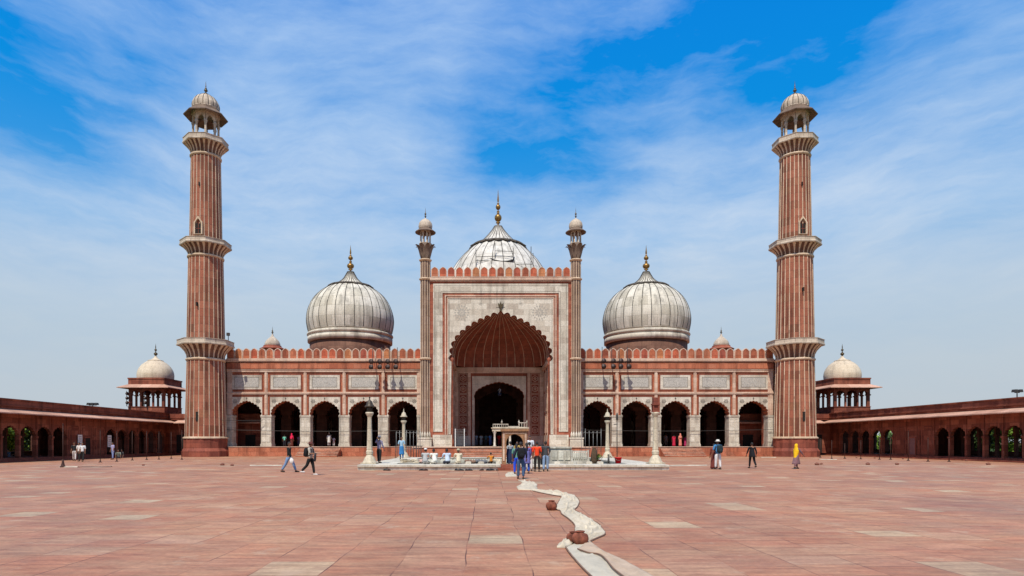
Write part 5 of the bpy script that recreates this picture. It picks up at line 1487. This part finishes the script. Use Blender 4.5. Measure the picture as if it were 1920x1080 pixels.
def person(loc, yaw, label, top=(.5,.5,.5), bot=(.05,.05,.06), h=1.68, legs=((0,0),(0,0)), arms=((5,8,12),(5,8,12)), lean=0,
           skin=0, hair='short', hat=None, sleeve='short', robe=None, extra=None, sit=None, group=None, shoes=(.03,.025,.02), head_yaw=0, head_tilt=0, slim=1.0, skirt=None, shawl=None):
    """faces local +Y. legs: (hip pitch, knee bend); arms: (pitch, abduct, elbow)"""
    V = Vector; s = h/1.72
    pel = V((0,0,0)); ln = R(lean)
    up = V((0, math.sin(ln), math.cos(ln)))
    chest = up*.30; neck = up*.50; sh = up*.455
    head = neck + V((0, math.sin(ln*.5)*.13+.015, math.cos(ln*.5)*.125))
    J = {}
    for k, sg in enumerate((-1, 1)):
        hp, kb = R(legs[k][0]), R(legs[k][1])
        hip = V((sg*.095, 0, -.03)); td = V((sg*.03, math.sin(hp), -math.cos(hp))).normalized()
        knee = hip + td*.42; sd_ = V((0, math.sin(hp-kb), -math.cos(hp-kb)))
        ank = knee + sd_*.41; toe = ank + (V((0,1,-.30)) if abs(hp-kb) < R(70) else V((0, .9, -.2))).normalized()*.17
        J['hip',k] = hip; J['knee',k] = knee; J['ank',k] = ank; J['toe',k] = toe
        p, ab, eb = [R(a) for a in arms[k]]
        shd = sh + V((sg*.185*slim, 0, 0)) ; ud = V((sg*math.sin(ab), math.sin(p)*math.cos(ab), -math.cos(p)*math.cos(ab)))
        el_ = shd + ud*.285; fd = V((sg*math.sin(ab)*.3 - sg*(.35 if eb > .9 else 0), math.sin(p+eb), -math.cos(p+eb))).normalized()
        wr = el_ + fd*.25; J['sh',k] = shd; J['el',k] = el_; J['wr',k] = wr; J['fd',k] = fd
    low = min(min(J['ank',k].z-.075, J['toe',k].z-.03) for k in (0,1))
    zoff = -low if sit is None else sit
    rt = empty('person', loc, label, 'person', group, yaw)
    rt.scale = (s, s, s)
    off = V((0,0,zoff))
    # continuous body
    vs = []; ed = []; rd = []
    def av(p, r, par=None):
        vs.append(tuple(p+off)); rd.append(r)
        if par is not None: ed.append((par, len(vs)-1))
        return len(vs)-1
    i0 = av(pel, (.13,.105)); i1 = av(up*.15, (.115,.09), i0); i2 = av(chest, (.135,.10), i1); i3 = av(up*.43, (.10,.08), i2); i4 = av(neck, .052, i3); i5 = av(neck+(head-neck)*.5, .05, i4)
    for k in (0,1):
        a = av(J['hip',k], .085, i0); b = av((J['hip',k]+J['knee',k])/2, .072, a); c = av(J['knee',k], .052, b); d = av((J['knee',k]+J['ank',k])/2 + V((0,-.01,0)), .05, c); e = av(J['ank',k], .035, d); av(J['toe',k], .03, e)
        a = av(J['sh',k], .055, i3); b = av(J['el',k], .038, a); c = av(J['wr',k], .024, b)
        fd = J['fd',k]; sgn = (-1,1)[k]
        side = fd.cross(V((0,1,0)) if abs(fd.y) < .8 else V((0,0,1))).normalized()
        pm = av(J['wr',k]+fd*.06, (.032,.018), c)
        nrm = fd.cross(side).normalized()
        for q, (o_, ln_) in enumerate(((-.030,.062),(-.010,.074),(.010,.07),(.030,.055))):
            f1 = av(J['wr',k]+fd*.10+side*o_, .0095, pm); f2 = av(J['wr',k]+fd*(.10+ln_*.55)+side*o_*1.05+nrm*.012, .0085, f1); av(J['wr',k]+fd*(.10+ln_)+side*o_+nrm*.032, .0075, f2)
        t1 = av(J['wr',k]+fd*.05+side*.04, .011, pm); av(J['wr',k]+fd*.085+side*.062+nrm*.01, .009, t1)
    sv, sf = harvest(skinmesh(vs, ed, rd, 1))
    mb = MB(); mb.add(sv, sf, 0, True)
    # head with face
    hc = head + off + V((0,0,.03)); hy = R(head_yaw)
    def hp_(x, y, z):
        return (hc.x + x*math.cos(hy) - y*math.sin(hy), hc.y + x*math.sin(hy) + y*math.cos(hy), hc.z + z)
    nu, nv = 20, 16; hv = []; hf = []
    for j in range(nv+1):
        th = PI*j/nv
        for i in range(nu):
            a = 2*PI*i/nu; x = math.sin(th)*math.cos(a); y = math.sin(th)*math.sin(a); z = math.cos(th)
            X, Y, Z = .074*x, .093*y, .115*z
            if z < 0: X *= 1+.25*z; Y *= 1+.12*z
            if y > .6 and abs(x) < .22 and -.35 < z < .12: Y += .020*(1-abs(x)/.22)
            if y > .5 and .0 < z < .25 and .25 < abs(x) < .6: Y -= .008
            if y > .6 and abs(x) < .4 and -.62 < z < -.45: Y += .006
            hv.append(hp_(X, Y, Z))
    for j in range(nv):
        for i in range(nu): k = (i+1) % nu; hf.append((j*nu+i, (j+1)*nu+i, (j+1)*nu+k, j*nu+k))
    mb.add(hv, hf, 0, True)
    for sg in (-1, 1):
        mb.ball(hp_(sg*.075, -.005, -.005), .026, 0, 8, 6, (.4,.7,1.1)); mb.ball(hp_(sg*.028, .078, .012), .0115, 1, 8, 6)
    mb.ball(hp_(0, .083, -.052), .02, 2, 8, 5, (1.2,.4,.35))
    build(mb, 'body', [SKIN[skin], m_hair, plain('lip', (.25,.07,.05)) if False else m_base], None)
    body = bpy.data.objects[-1] if False else LASTOBJ()
    body.parent = rt; body.location = (0,0,0)
    def part(mb, name, mat):
        o = build(mb, name, mat, None); o.parent = rt; o.location = (0,0,0); return o
    if hair != 'none':
        mb = MB(); hv = []; hf = []
        for j in range(10):
            th = PI*.62*j/9
            for i in range(20):
                a = 2*PI*i/20; y = math.sin(th)*math.sin(a)
                cut = 1.0
                t2 = th if y < .3 else min(th, PI*.36)
                x = math.sin(t2)*math.cos(a); y = math.sin(t2)*math.sin(a); z = math.cos(t2)
                hv.append(hp_(.083*x, .102*y-.004, .122*z+.004))
        for j in range(9):
            for i in range(20): k = (i+1) % 20; hf.append((j*20+i, (j+1)*20+i, (j+1)*20+k, j*20+k))
        mb.add(hv, hf, 0, True)
        if hair == 'long':
            mb.tube([hp_(0,-.07,.02), hp_(0,-.10,-.08), hp_(0,-.10,-.25), hp_(0,-.12,-.36)], [.06,.06,.045,.02], 10)
        part(mb, 'hair', m_hair)
    if hat:
        kind, colr = hat; mb = MB()
        if kind == 'cap':
            rings = [[hp_(.088*q*math.cos(a), .106*q*math.sin(a)-.002, zz) for a in [2*PI*i/20 for i in range(20)]] for q, zz in ((1,.045),(1.02,.08),(.95,.115),(.7,.135),(.3,.142))]
        else:
            rings = [[hp_(.088*q*math.cos(a), .106*q*math.sin(a)-.002, zz) for a in [2*PI*i/20 for i in range(20)]] for q, zz in ((1.0,.055),(1.75,.035),(1.8,.042),(1.05,.068),(1.0,.12),(.8,.145),(.3,.15))]
        loft(mb, rings); 
        if kind == 'peak': mb.add([hp_(-.07,.08,.06),hp_(.07,.08,.06),hp_(.05,.18,.045),hp_(-.05,.18,.045),hp_(-.07,.08,.07),hp_(.07,.08,.07),hp_(.05,.18,.055),hp_(-.05,.18,.055)], [(0,3,2,1),(4,5,6,7),(0,1,5,4),(1,2,6,5),(2,3,7,6),(3,0,4,7)])
        part(mb, 'hat', fab(colr))
    # shirt
    g = .016
    def cloth(chain, edges, radii, name, mat):
        v_, f_ = harvest(skinmesh([tuple(p+off) for p in chain], edges, radii, 1)); m = MB(); m.add(v_, f_, 0, True); return part(m, name, mat)
    drop = -.10 if robe is None else -.05
    P = [up*.14, up*drop if sit is None else up*-.02, chest, up*.44, up*.485]; Rr = [(.142*slim,.112), (.16*slim,.128), (.162*slim,.122), (.135*slim,.10), .066]; E = [(0,1),(0,2),(2,3),(3,4)]
    for k in (0,1):
        b = len(P); P += [J['sh',k], (J['sh',k]+J['el',k])*.5, J['el',k]]; Rr += [.072,.063,.056]; E += [(3,b),(b,b+1),(b+1,b+2)]
        if sleeve == 'long':
            P.append(J['el',k]*.12+J['wr',k]*.88); Rr.append(.042); E.append((b+2,b+3))
    cloth(P, E, Rr, 'shirt', fab(top))
    # trousers
    if bot is not None:
        P = [V((0,0,.04)), V((0,0,-.05))]; Rr = [(.148*slim,.12), (.145,.125)]; E = [(0,1)]
        for k in (0,1):
            b = len(P); P += [J['hip',k]+V((0,0,.01)), J['hip',k]+(J['knee',k]-J['hip',k])*.25, (J['hip',k]+J['knee',k])/2, J['knee',k], (J['knee',k]+J['ank',k])/2, J['ank',k]*.93+J['knee',k]*.07]
            Rr += [.108,.104,.094,.077,.07,.06]; E += [(1,b),(b,b+1),(b+1,b+2),(b+2,b+3),(b+3,b+4),(b+4,b+5)]
        cloth(P, E, Rr, 'trousers', fab(bot))
    for k in (0,1):
        mb = MB(); a, t = J['ank',k]+off, J['toe',k]+off; d_ = (t-a)
        mb.tube([a-V((0,.05,.04)), a+V((0,.02,-.035)), a+d_*.6+V((0,0,-.012)), a+d_*1.0+V((0,0,-.002)), a+d_*1.15], [.03,.045,.046,.038,.015], 8)
        part(mb, 'shoe', fab(shoes))
    if robe or skirt:
        colr, zlow, wid = robe or skirt; mb = MB(); rings = []
        z1 = .30 if robe else .06
        yk = (J['ank',0].y+J['ank',1].y)/2; spread = abs(J['ank',0].y-J['ank',1].y)
        for i in range(10):
            t = i/9; z = z1 + (zlow-zoff-z1)*t
            rings.append(ellring(V((0, math.sin(ln)*max(0, z)*.9 + yk*max(0, t-.3)*.6, z))+off, .155+wid*t, .125+wid*t*.8+spread*.3*t, 32, 0, 7, .05*t+.005, 1.3))
        rings.append([(a*.985, b*.985, c_+.0) for a, b, c_ in rings[-1]])
        loft(mb, rings, 0, True, False); part(mb, 'robe' if robe else 'skirt', fab(colr))
    if shawl:
        colr, zl = shawl; mb = MB(); rings = []
        for z, rx, ry, dy in ((.155,.02,.02,-.005),(.145,.06,.075,-.005),(.10,.095,.115,-.008),(.02,.108,.125,-.018),(-.08,.10,.11,-.035),(-.15,.13,.11,-.03),(-.22,.195,.13,-.02),(-.35,.19,.14,-.03),(-.55,.15,.15,-.05),(zl,.12,.14,-.08)):
            rings.append([(head.x+rx*math.cos(a)*(1+.04*math.cos(9*a)*(z < -.2)), head.y+dy+ry*math.sin(a)*(.55 if (math.sin(a) > 0 and -.14 < z < .11) else 1), head.z+off.z+.03+z) for a in [2*PI*i/36 for i in range(36)]])
        loft(mb, rings, 0, True, False); part(mb, 'headscarf', fab(colr))
    if extra:
        for kind, colr in extra:
            mb = MB()
            if kind == 'backpack':
                rings = []
                for t in range(9):
                    z = .02 + .46*t/8; q = math.sin(PI*(.12+.76*t/8))**.5
                    c_ = up*z + V((0,-.22,0)) + off
                    rings.append([(c_.x+.16*q*max(-1,min(1,1.25*math.cos(a))), c_.y+.10*q*max(-1,min(1,1.2*math.sin(a))), c_.z) for a in [2*PI*i/20 for i in range(20)]])
                loft(mb, rings); bp_ = part(mb, 'backpack', fab(colr))
                mb = MB()
                for sg in (-1,1): mb.tube([up*.46+V((sg*.11,-.13,0))+off, up*.50+V((sg*.12,0,0.03))+off, up*.40+V((sg*.12,.13,0))+off, up*.15+V((sg*.15,.09,0))+off, up*.06+V((sg*.15,-.12,0))+off], .02, 6)
                o = part(mb, 'strap', fab(colr))
                mb = MB(); c_ = up*.15 + V((0,-.33,0)) + off; mb.ball(c_, .1, 0, 12, 8, (1.1,.35,1.0)); part(mb, 'pocket', fab(colr))
            elif kind == 'bag':
                w_ = J['wr',1]+off; c_ = w_ + V((.02,0,-.22)); rings = []
                for z, q in ((-.17,.7),(-.15,1),(0,1.05),(.12,.9),(.17,.5)): rings.append(ellring(V(c_)+V((0,0,z*.8)), .05*q, .105*q, 16))
                loft(mb, rings); mb.tube([c_+V((0,.07,.16)), w_+V((0,.0,-.06)), c_+V((0,-.07,.16))], .012, 6); part(mb, 'carrier_bag', fab(colr))
            elif kind == 'coat':
                w_ = J['wr',1]+off; mb.tube([w_+V((0,.03,.02)), w_+V((.03,.02,-.12)), w_+V((.02,0,-.3)), w_+V((.03,-.01,-.42))], [.04,.06,.07,.05], 10); part(mb, 'jacket', fab(colr))
            elif kind == 'camera':
                w_ = J['wr',0]+off; mb.box(w_.x-.0, w_.x+.12, w_.y+.02, w_.y+.1, w_.z-.03, w_.z+.07); mb.tube([w_+V((.06,.1,.02)), w_+V((.06,.18,.02))], .035, 12); part(mb, 'camera', fab(colr))
    return rt
def LASTOBJ(): return LAST[0]
LAST = [None]
_build0 = build
def build(mb, name, mats, parent=None, o=None, label=None):
    ob = _build0(mb, name, mats, parent, o, label); LAST[0] = ob; return ob
def at(u, v, z=0.0):
    p = gp(u, v, z); return (p[0], p[1], z)
def inside(u, d, z=FL): return (gx(u, d), d, z)
W = (.70,.68,.64)
RT = R(-90)        # walking towards the right of the photo
# court, left
person(at(542, 885.5), RT-.1, 'person striding in light blue jeans and black top, carrying a white bag', (.012,.014,.013), (.16,.26,.42), 1.70, legs=((28,8),(-20,14)), arms=((-22,6,10),(18,6,20)), sleeve='long', extra=[('bag', W)])
person(at(582, 891), RT-.15, 'person in a brown cap and black trousers with a black backpack, walking right', (.42,.38,.31), (.012,.012,.012), 1.62, legs=((14,6),(-20,26)), arms=((20,6,75),(16,6,80)), hat=('peak', (.11,.035,.03)), extra=[('backpack', (.012,.012,.012)), ('coat', (.03,.03,.035))], shoes=(.6,.58,.55), slim=1.05, head_tilt=10)
# tank, left
person(at(711, 868.5, .31), R(-30), 'person in a white cap and mauve shirt beside the left front lamp post, arm raised', (.22,.20,.30), (.015,.013,.013), 1.68, legs=((4,0),(-4,2)), arms=((60,50,95),(10,10,20)), sleeve='long', hat=('cap', W))
person(at(753, 861, .31), R(180), 'person in pale blue shirt and blue wrap beside the back left lamp post', (.30,.46,.58), (.03,.16,.38), 1.72, legs=((6,0),(-6,2)), arms=((4,12,15),(4,12,15)), skirt=((.035,.17,.38), .35, .05))
for u, lb, t, b, ht, hr, sk in ((797,'person in grey shirt and white skullcap sitting leftmost of four on the kerb', (.40,.40,.39), (.45,.43,.40), ('cap', W), 'short', 0),
        (815.5,'bareheaded person in a white tunic sitting on the kerb, second of the four seated men', (.72,.70,.62), (.66,.63,.56), None, 'short', 1),
        (839.5,'bareheaded person in pale blue shirt and dark trousers sitting on the kerb', (.50,.58,.68), (.04,.04,.06), None, 'short', 1),
        (860,'person in cream tunic and khaki hat sitting rightmost of four on the kerb', (.66,.58,.42), (.64,.57,.44), ('brim', (.36,.31,.2)), 'short', 0)):
    x = gx(u, 37.6)
    person((x, 37.6, .31), R((u*29)%50-25), lb, t, b, 1.60+.02*(u%6), legs=((88,118),(84,112)), arms=((38,4,38),(40,4,42)), lean=8+(u*7)%17, hat=ht, head_yaw=(u*13)%50-25, hair=hr, sit=.17, skin=sk, sleeve='long', slim=1.12, skirt=None)
person((gx(921, 38.9), 38.9, .31), R(15), 'small person in an orange shirt sitting on the kerb left of the stone gate', (.62,.22,.03), (.18,.10,.06), 1.25, legs=((85,115),(85,110)), arms=((40,20,60),(40,20,60)), lean=10, sit=.16, skin=1)
# group at the gate
person(at(976.5, 898), R(6), 'person in navy top and jeans with a big black backpack, nearest the camera', (.02,.025,.05), (.05,.10,.19), 1.63, legs=((6,0),(-4,3)), arms=((8,14,30),(8,14,30)), sleeve='long', extra=[('backpack', (.008,.008,.011))], slim=1.1)
person(at(968.5, 889.5), R(-10), 'person in bright blue trousers half hidden behind the black backpack', (.12,.28,.22), (.02,.08,.62), 1.55, legs=((3,0),(-3,2)), arms=((6,10,15),(6,10,15)), hair='long')
person(at(987.5, 888), R(10), 'person in a violet blue tunic standing right behind the backpack', (.13,.13,.34), (.03,.09,.42), 1.58, legs=((3,0),(-3,2)), arms=((6,8,15),(8,10,20)), robe=((.13,.13,.34), .55, .06), hair='long', sleeve='long')
person(at(993, 883.5), R(0), 'person in a crimson shirt and white trousers left of the orange red shirt', (.60,.03,.05), (.62,.60,.58), 1.62, legs=((3,0),(-3,2)), arms=((10,8,20),(5,8,15)))
person(at(1007, 884.5), R(4), 'person in an orange red shirt and black trousers, seen from behind', (.74,.06,.015), (.02,.016,.014), 1.64, legs=((4,0),(-4,2)), arms=((6,12,15),(6,12,25)))
person(at(1023, 884), R(-8), 'person in dark grey top and pale jeans, rightmost of the group at the gate', (.055,.06,.065), (.22,.33,.48), 1.66, legs=((-4,2),(8,4)), arms=((5,12,20),(5,12,60)), slim=1.05, skin=1)
person(at(1018.5, 881.5), R(15), 'person in black clothes standing just behind the one in pale jeans', (.015,.018,.02), (.015,.015,.018), 1.50, legs=((3,0),(-3,2)), arms=((5,8,20),(5,8,20)), skin=1)
person((gx(994, 41.0), 41.0, .31), R(170), 'person in a white shirt on the kerb behind the crimson shirt, next to the gate', (.66,.66,.68), (.06,.05,.08), 1.70, legs=((3,0),(-3,2)), arms=((5,8,20),(5,8,20)))
person((gx(957, 41.6), 41.6, .06), R(20), 'person in a grey shirt seen through the stone gate, left side', (.32,.33,.34), (.05,.05,.06), 1.6, arms=((5,8,20),(5,8,20)))
person((gx(970, 42.4), 42.4, .06), R(150), 'person in yellow brown clothes seen through the stone gate, right side', (.45,.30,.08), (.28,.07,.05), 1.6, arms=((5,8,20),(5,8,20)))
# court, right
person(at(1346, 880), R(12), 'person in blue shirt, white trousers and pale sun hat with a dark backpack', (.06,.22,.44), (.66,.64,.62), 1.74, legs=((5,0),(-5,3)), arms=((6,14,20),(6,12,40)), hat=('brim', (.60,.58,.52)), extra=[('backpack', (.015,.03,.035))], slim=1.1)
person(at(1338.5, 879.5), R(-10), 'person in a long rust brown robe half hidden beside the man with the sun hat', (.22,.05,.03), None, 1.52, arms=((8,6,20),(8,6,20)), robe=((.17,.04,.03), .06, .08), hair='long', sleeve='long')
person(at(1410, 878), R(5), 'person all in black walking away across the court', (.008,.008,.010), (.010,.010,.012), 1.60, legs=((10,2),(-14,22)), arms=((8,18,20),(-8,18,20)), sleeve='long', robe=((.008,.008,.010), .75, .03))
person(at(1493, 879), R(-60), 'person in a bright yellow headscarf and striped maroon sari walking right', (.16,.10,.12), (.19,.09,.10), 1.52, legs=((20,4),(-18,16)), arms=((5,6,15),(32,16,15)), sleeve='long', skirt=((.20,.11,.12), .32, .05), shawl=((.78,.46,.01), -.80))
# far left
person(at(139.5, 864), R(200), 'person in white trousers and black top, left of the pair by the notice board', (.02,.02,.022), (.64,.60,.56), 1.62, legs=((10,0),(-10,6)), group=None)
person(at(155, 865.5), R(190), 'person in white shirt and black trousers, right of the pair by the notice board', (.68,.68,.66), (.02,.02,.02), 1.62, legs=((14,0),(-14,10)))
person(at(148.5, 865), R(170), 'person in cream shirt and black trousers, middle of the three by the notice board', (.66,.60,.55), (.02,.02,.02), 1.6, legs=((8,0),(-8,6)))
person(at(211.5, 861.5), R(150), 'person in lilac clothes standing between two iron posts on the far left', (.36,.33,.50), (.22,.28,.50), 1.62, legs=((6,0),(-6,4)))
person(at(222.5, 859.5), R(200), 'person in grey green crouching beside the lilac one', (.24,.27,.22), (.06,.06,.07), 1.6, legs=((95,125),(90,120)), lean=20, sit=.2)
person(at(231, 858.5), R(160), 'person in black crouching, farthest right of the far left people', (.05,.05,.055), (.04,.04,.05), 1.6, legs=((95,125),(90,120)), lean=20, sit=.2)
for u, v, lb, t in ((9, 862, 'person in dark clothes sitting before the arcade at the left edge of the photo', (.03,.035,.06)), (17, 863, 'person in slate blue sitting before the arcade, middle of three', (.12,.15,.22)), (27, 861.5, 'person in black sitting before the arcade, right of three', (.02,.02,.02))):
    person(at(u, v), R(170), lb, t, (.04,.05,.09), 1.6, legs=((90,100),(90,100)), arms=((40,8,30),(40,8,30)), lean=8, sit=.3)
# inside the arches
person(inside(533.5, 74.8), R(30), 'person in a mint green shirt inside the second left arch', (.18,.62,.46), (.03,.03,.04), 1.35, arms=((8,10,20),(8,10,20)))
person(inside(547, 74.5), R(-20), 'person in a crimson headscarf inside the second left arch', (.60,.02,.07), None, 1.5, robe=((.12,.03,.02), .05, .08), shawl=((.66,.015,.07), -.55), sleeve='long')
person(inside(560, 77), R(60), 'person in faint purple inside the second left arch, near the pier', (.20,.17,.30), (.08,.08,.14), 1.35)
person(inside(617, 75.5), R(20), 'person in a long white tunic inside the third left arch', (.66,.66,.62), (.6,.6,.58), 1.6, robe=((.66,.66,.62), .45, .05), sleeve='long', hat=('cap', (.5,.5,.48)))
person(inside(626, 76), R(10), 'child in white shirt inside the third left arch, beside the white tunic', (.50,.54,.66), (.62,.62,.62), 1.15)
person(inside(1263.5, 75.5), R(0), 'person in a crimson robe inside the third right arch', (.55,.02,.06), None, 1.4, robe=((.50,.02,.06), .06, .08), hair='long', sleeve='long')
person(inside(1275.5, 75.2), R(10), 'person in a salmon pink robe inside the third right arch', (.70,.25,.17), None, 1.5, robe=((.68,.24,.18), .06, .08), shawl=((.68,.24,.18), -.4), sleeve='long')
person(inside(1285, 75.7), R(-10), 'person in magenta inside the third right arch, farthest right of three', (.45,.03,.14), None, 1.25, robe=((.42,.03,.12), .06, .07), sleeve='long')
person(inside(1249, 77), R(-10), 'person in brown and grey inside the third right arch, by the pier', (.16,.13,.12), (.12,.10,.09), 1.45)
for u, d, lb, t, b in ((893,82.5,'person in pale blue just inside the inner arch, farthest left', (.36,.44,.52), (.2,.24,.3)), (902,83.0,'person in white just inside the inner arch', (.62,.62,.60), (.5,.5,.5)), (911,84.0,'person in teal grey just inside the inner arch', (.14,.24,.26), (.1,.1,.1)), (919,82.5,'person in clear blue tunic just inside the inner arch', (.14,.24,.50), (.10,.16,.40)), (936,82.5,'person in scarlet just inside the inner arch, right of the platform pillar', (.75,.03,.01), (.3,.02,.02))):
    person((gx(u, d), d, FL), R(random.uniform(-40,40)), lb, t, b, 1.6)
bpy.data.collections.remove(TMP)
# ------------------------------------------------------------------ light, sky, camera
az = R(198)                      # compass direction to the sun, clockwise from +Y
el = R(58)
sd = Vector((math.sin(az)*math.cos(el), math.cos(az)*math.cos(el), math.sin(el)))
sl = bpy.data.lights.new('sun', 'SUN'); sl.energy = 4.8; sl.angle = R(.5); sl.color = (1.0, .94, .83)
so = bpy.data.objects.new('sun', sl); COL.objects.link(so); so.rotation_euler = sd.to_track_quat('Z', 'Y').to_euler(); so.location = sd*100
w = bpy.data.worlds.new('World'); scene.world = w; w.use_nodes = True; nt = w.node_tree; nt.nodes.clear()
out = N(nt, 'ShaderNodeOutputWorld'); bg = N(nt, 'ShaderNodeBackground'); L(nt, bg.outputs[0], out.inputs[0])
sky = N(nt, 'ShaderNodeTexSky', sky_type='NISHITA', sun_disc=False, sun_elevation=el, sun_rotation=az, altitude=200, air_density=1.0, dust_density=1.2, ozone_density=1.5)
tc = N(nt, 'ShaderNodeTexCoord'); sx = N(nt, 'ShaderNodeSeparateXYZ'); L(nt, tc.outputs['Generated'], sx.inputs[0])
# deepen the blue of the upper sky
z = sx.outputs[2]
SK = 1/.11
deep = ramp(nt, z, [(0, (.50*SK,.57*SK,.63*SK)), (.08, (.47*SK,.57*SK,.67*SK)), (.19, (.41*SK,.56*SK,.73*SK)), (.29, (.14*SK,.42*SK,.79*SK)), (.37, (.03*SK,.31*SK,.77*SK)), (.44, (.0*SK,.27*SK,.76*SK)), (.56, (.0*SK,.23*SK,.75*SK)), (1, (.0*SK,.10*SK,.45*SK))])
base = mixc(nt, .97, sky.outputs[0], deep)
def dirv(u, v):
    d = Vector(((u-913)/1200, 1, (829-v)/1200)); return d.normalized()
def blob(u, v, r, amp):
    n = N(nt, 'ShaderNodeVectorMath', operation='DISTANCE'); L(nt, WV, n.inputs[0]); n.inputs[1].default_value = dirv(u, v)
    return M_(nt, 'MULTIPLY', maprange(nt, n.outputs['Value'], 0, r/1200, 1, 0), amp)
# wispy warped coordinates
nz = N(nt, 'ShaderNodeTexNoise', i_Scale=2.2, i_Detail=8.0, i_Roughness=.55); L(nt, tc.outputs['Generated'], nz.inputs['Vector'])
sb = N(nt, 'ShaderNodeVectorMath', operation='SUBTRACT'); L(nt, nz.outputs['Color'], sb.inputs[0]); sb.inputs[1].default_value = (.5,.5,.5)
sc_ = N(nt, 'ShaderNodeVectorMath', operation='SCALE'); L(nt, sb.outputs[0], sc_.inputs[0]); sc_.inputs['Scale'].default_value = .15
wv = N(nt, 'ShaderNodeVectorMath', operation='ADD'); L(nt, tc.outputs['Generated'], wv.inputs[0]); L(nt, sc_.outputs[0], wv.inputs[1]); WV = wv.outputs[0]
def cirrus(rot, scale, loc, s, det=7.0):
    mp = N(nt, 'ShaderNodeMapping'); mp.inputs['Rotation'].default_value = rot; mp.inputs['Scale'].default_value = scale; mp.inputs['Location'].default_value = loc
    L(nt, WV, mp.inputs[0]); n = N(nt, 'ShaderNodeTexNoise', i_Scale=s, i_Detail=det, i_Roughness=.62, i_Distortion=.0); L(nt, mp.outputs[0], n.inputs['Vector']); return n.outputs[0]
c1 = cirrus((0, R(28), 0), (1, 1, 3.4), (0,0,0), 2.6)
c2 = cirrus((0, R(-34), 0), (1, 1, 3.8), (3,1,5), 3.4)
c3 = cirrus((0, R(10), 0), (1, 1, 1.5), (7,2,1), 2.2, 9)
s = M_(nt, 'ADD', M_(nt, 'ADD', M_(nt, 'MULTIPLY', c1, .44), M_(nt, 'MULTIPLY', c2, .30)), M_(nt, 'MULTIPLY', c3, .26))
for a in ((620,130,420,.20),(820,60,260,.10),(420,250,330,.12),(950,110,260,.12),(700,250,300,.10),(1740,130,240,.26),(1640,190,240,.16),(950,60,200,.10),(1120,100,130,.10),(1230,170,150,.16),(1330,300,300,.10),(1800,300,300,.12),(480,330,300,.10),(1000,380,300,.10),(1350,260,300,.08),(200,75,120,.22),(70,40,120,.12),
          (50,140,180,-.26),(330,40,130,-.10),(290,150,110,-.12),(1060,225,200,-.32),(900,300,130,-.10),(890,295,120,-.14),(1260,60,160,-.14),(1480,90,260,-.15),(1660,20,200,-.17),(1450,130,90,.13),(1560,150,80,.10),(1330,40,130,.08),(1560,130,120,-.14),(1880,230,160,-.08),(1440,30,180,-.10)):
    s = M_(nt, 'ADD', s, blob(a[0], a[1], a[2], a[3]*(.75 if a[3] > 0 else 1.15)))
low = maprange(nt, z, .05, .46, .42, 0)
s = M_(nt, 'ADD', s, low)
f = maprange(nt, s, .40, .92, 0, .95)
c4 = M_(nt, 'ADD', M_(nt, 'MULTIPLY', cirrus((0, R(-24), 0), (1.2, 1, 5.0), (2,5,1), 5.0, 9), .6), M_(nt, 'MULTIPLY', cirrus((0, R(30), 0), (1.5, 1, 5.5), (9,2,4), 9.0, 9), .4))
s = M_(nt, 'ADD', s, M_(nt, 'MULTIPLY', M_(nt, 'SUBTRACT', c4, .5), .75))
f = M_(nt, 'MULTIPLY', maprange(nt, s, .40, .96, 0, 1), maprange(nt, z, .25, .5, .98, .86))
cc = ramp(nt, z, [(0, (.52*SK,.57*SK,.61*SK)), (.15, (.51*SK,.61*SK,.70*SK)), (.3, (.57*SK,.69*SK,.85*SK)), (.45, (.48*SK,.65*SK,.89*SK)), (.6, (.48*SK,.66*SK,.92*SK))])
L(nt, mixc(nt, f, base, cc), bg.inputs['Color']); bg.inputs['Strength'].default_value = .11
cam = bpy.data.cameras.new('camera'); co = bpy.data.objects.new('camera', cam); COL.objects.link(co)
co.location = (-1.5, 0, EYE); co.rotation_euler = (R(90), 0, 0)
cam.sensor_width = 36; cam.lens = 36*1200/1920; cam.shift_x = 47/1920; cam.shift_y = 289/1920; cam.clip_end = 6000; cam.clip_start = .1
scene.camera = co
scene.view_settings.view_transform = 'Standard'; scene.view_settings.look = 'None'; scene.view_settings.gamma = 1; scene.view_settings.exposure = 0
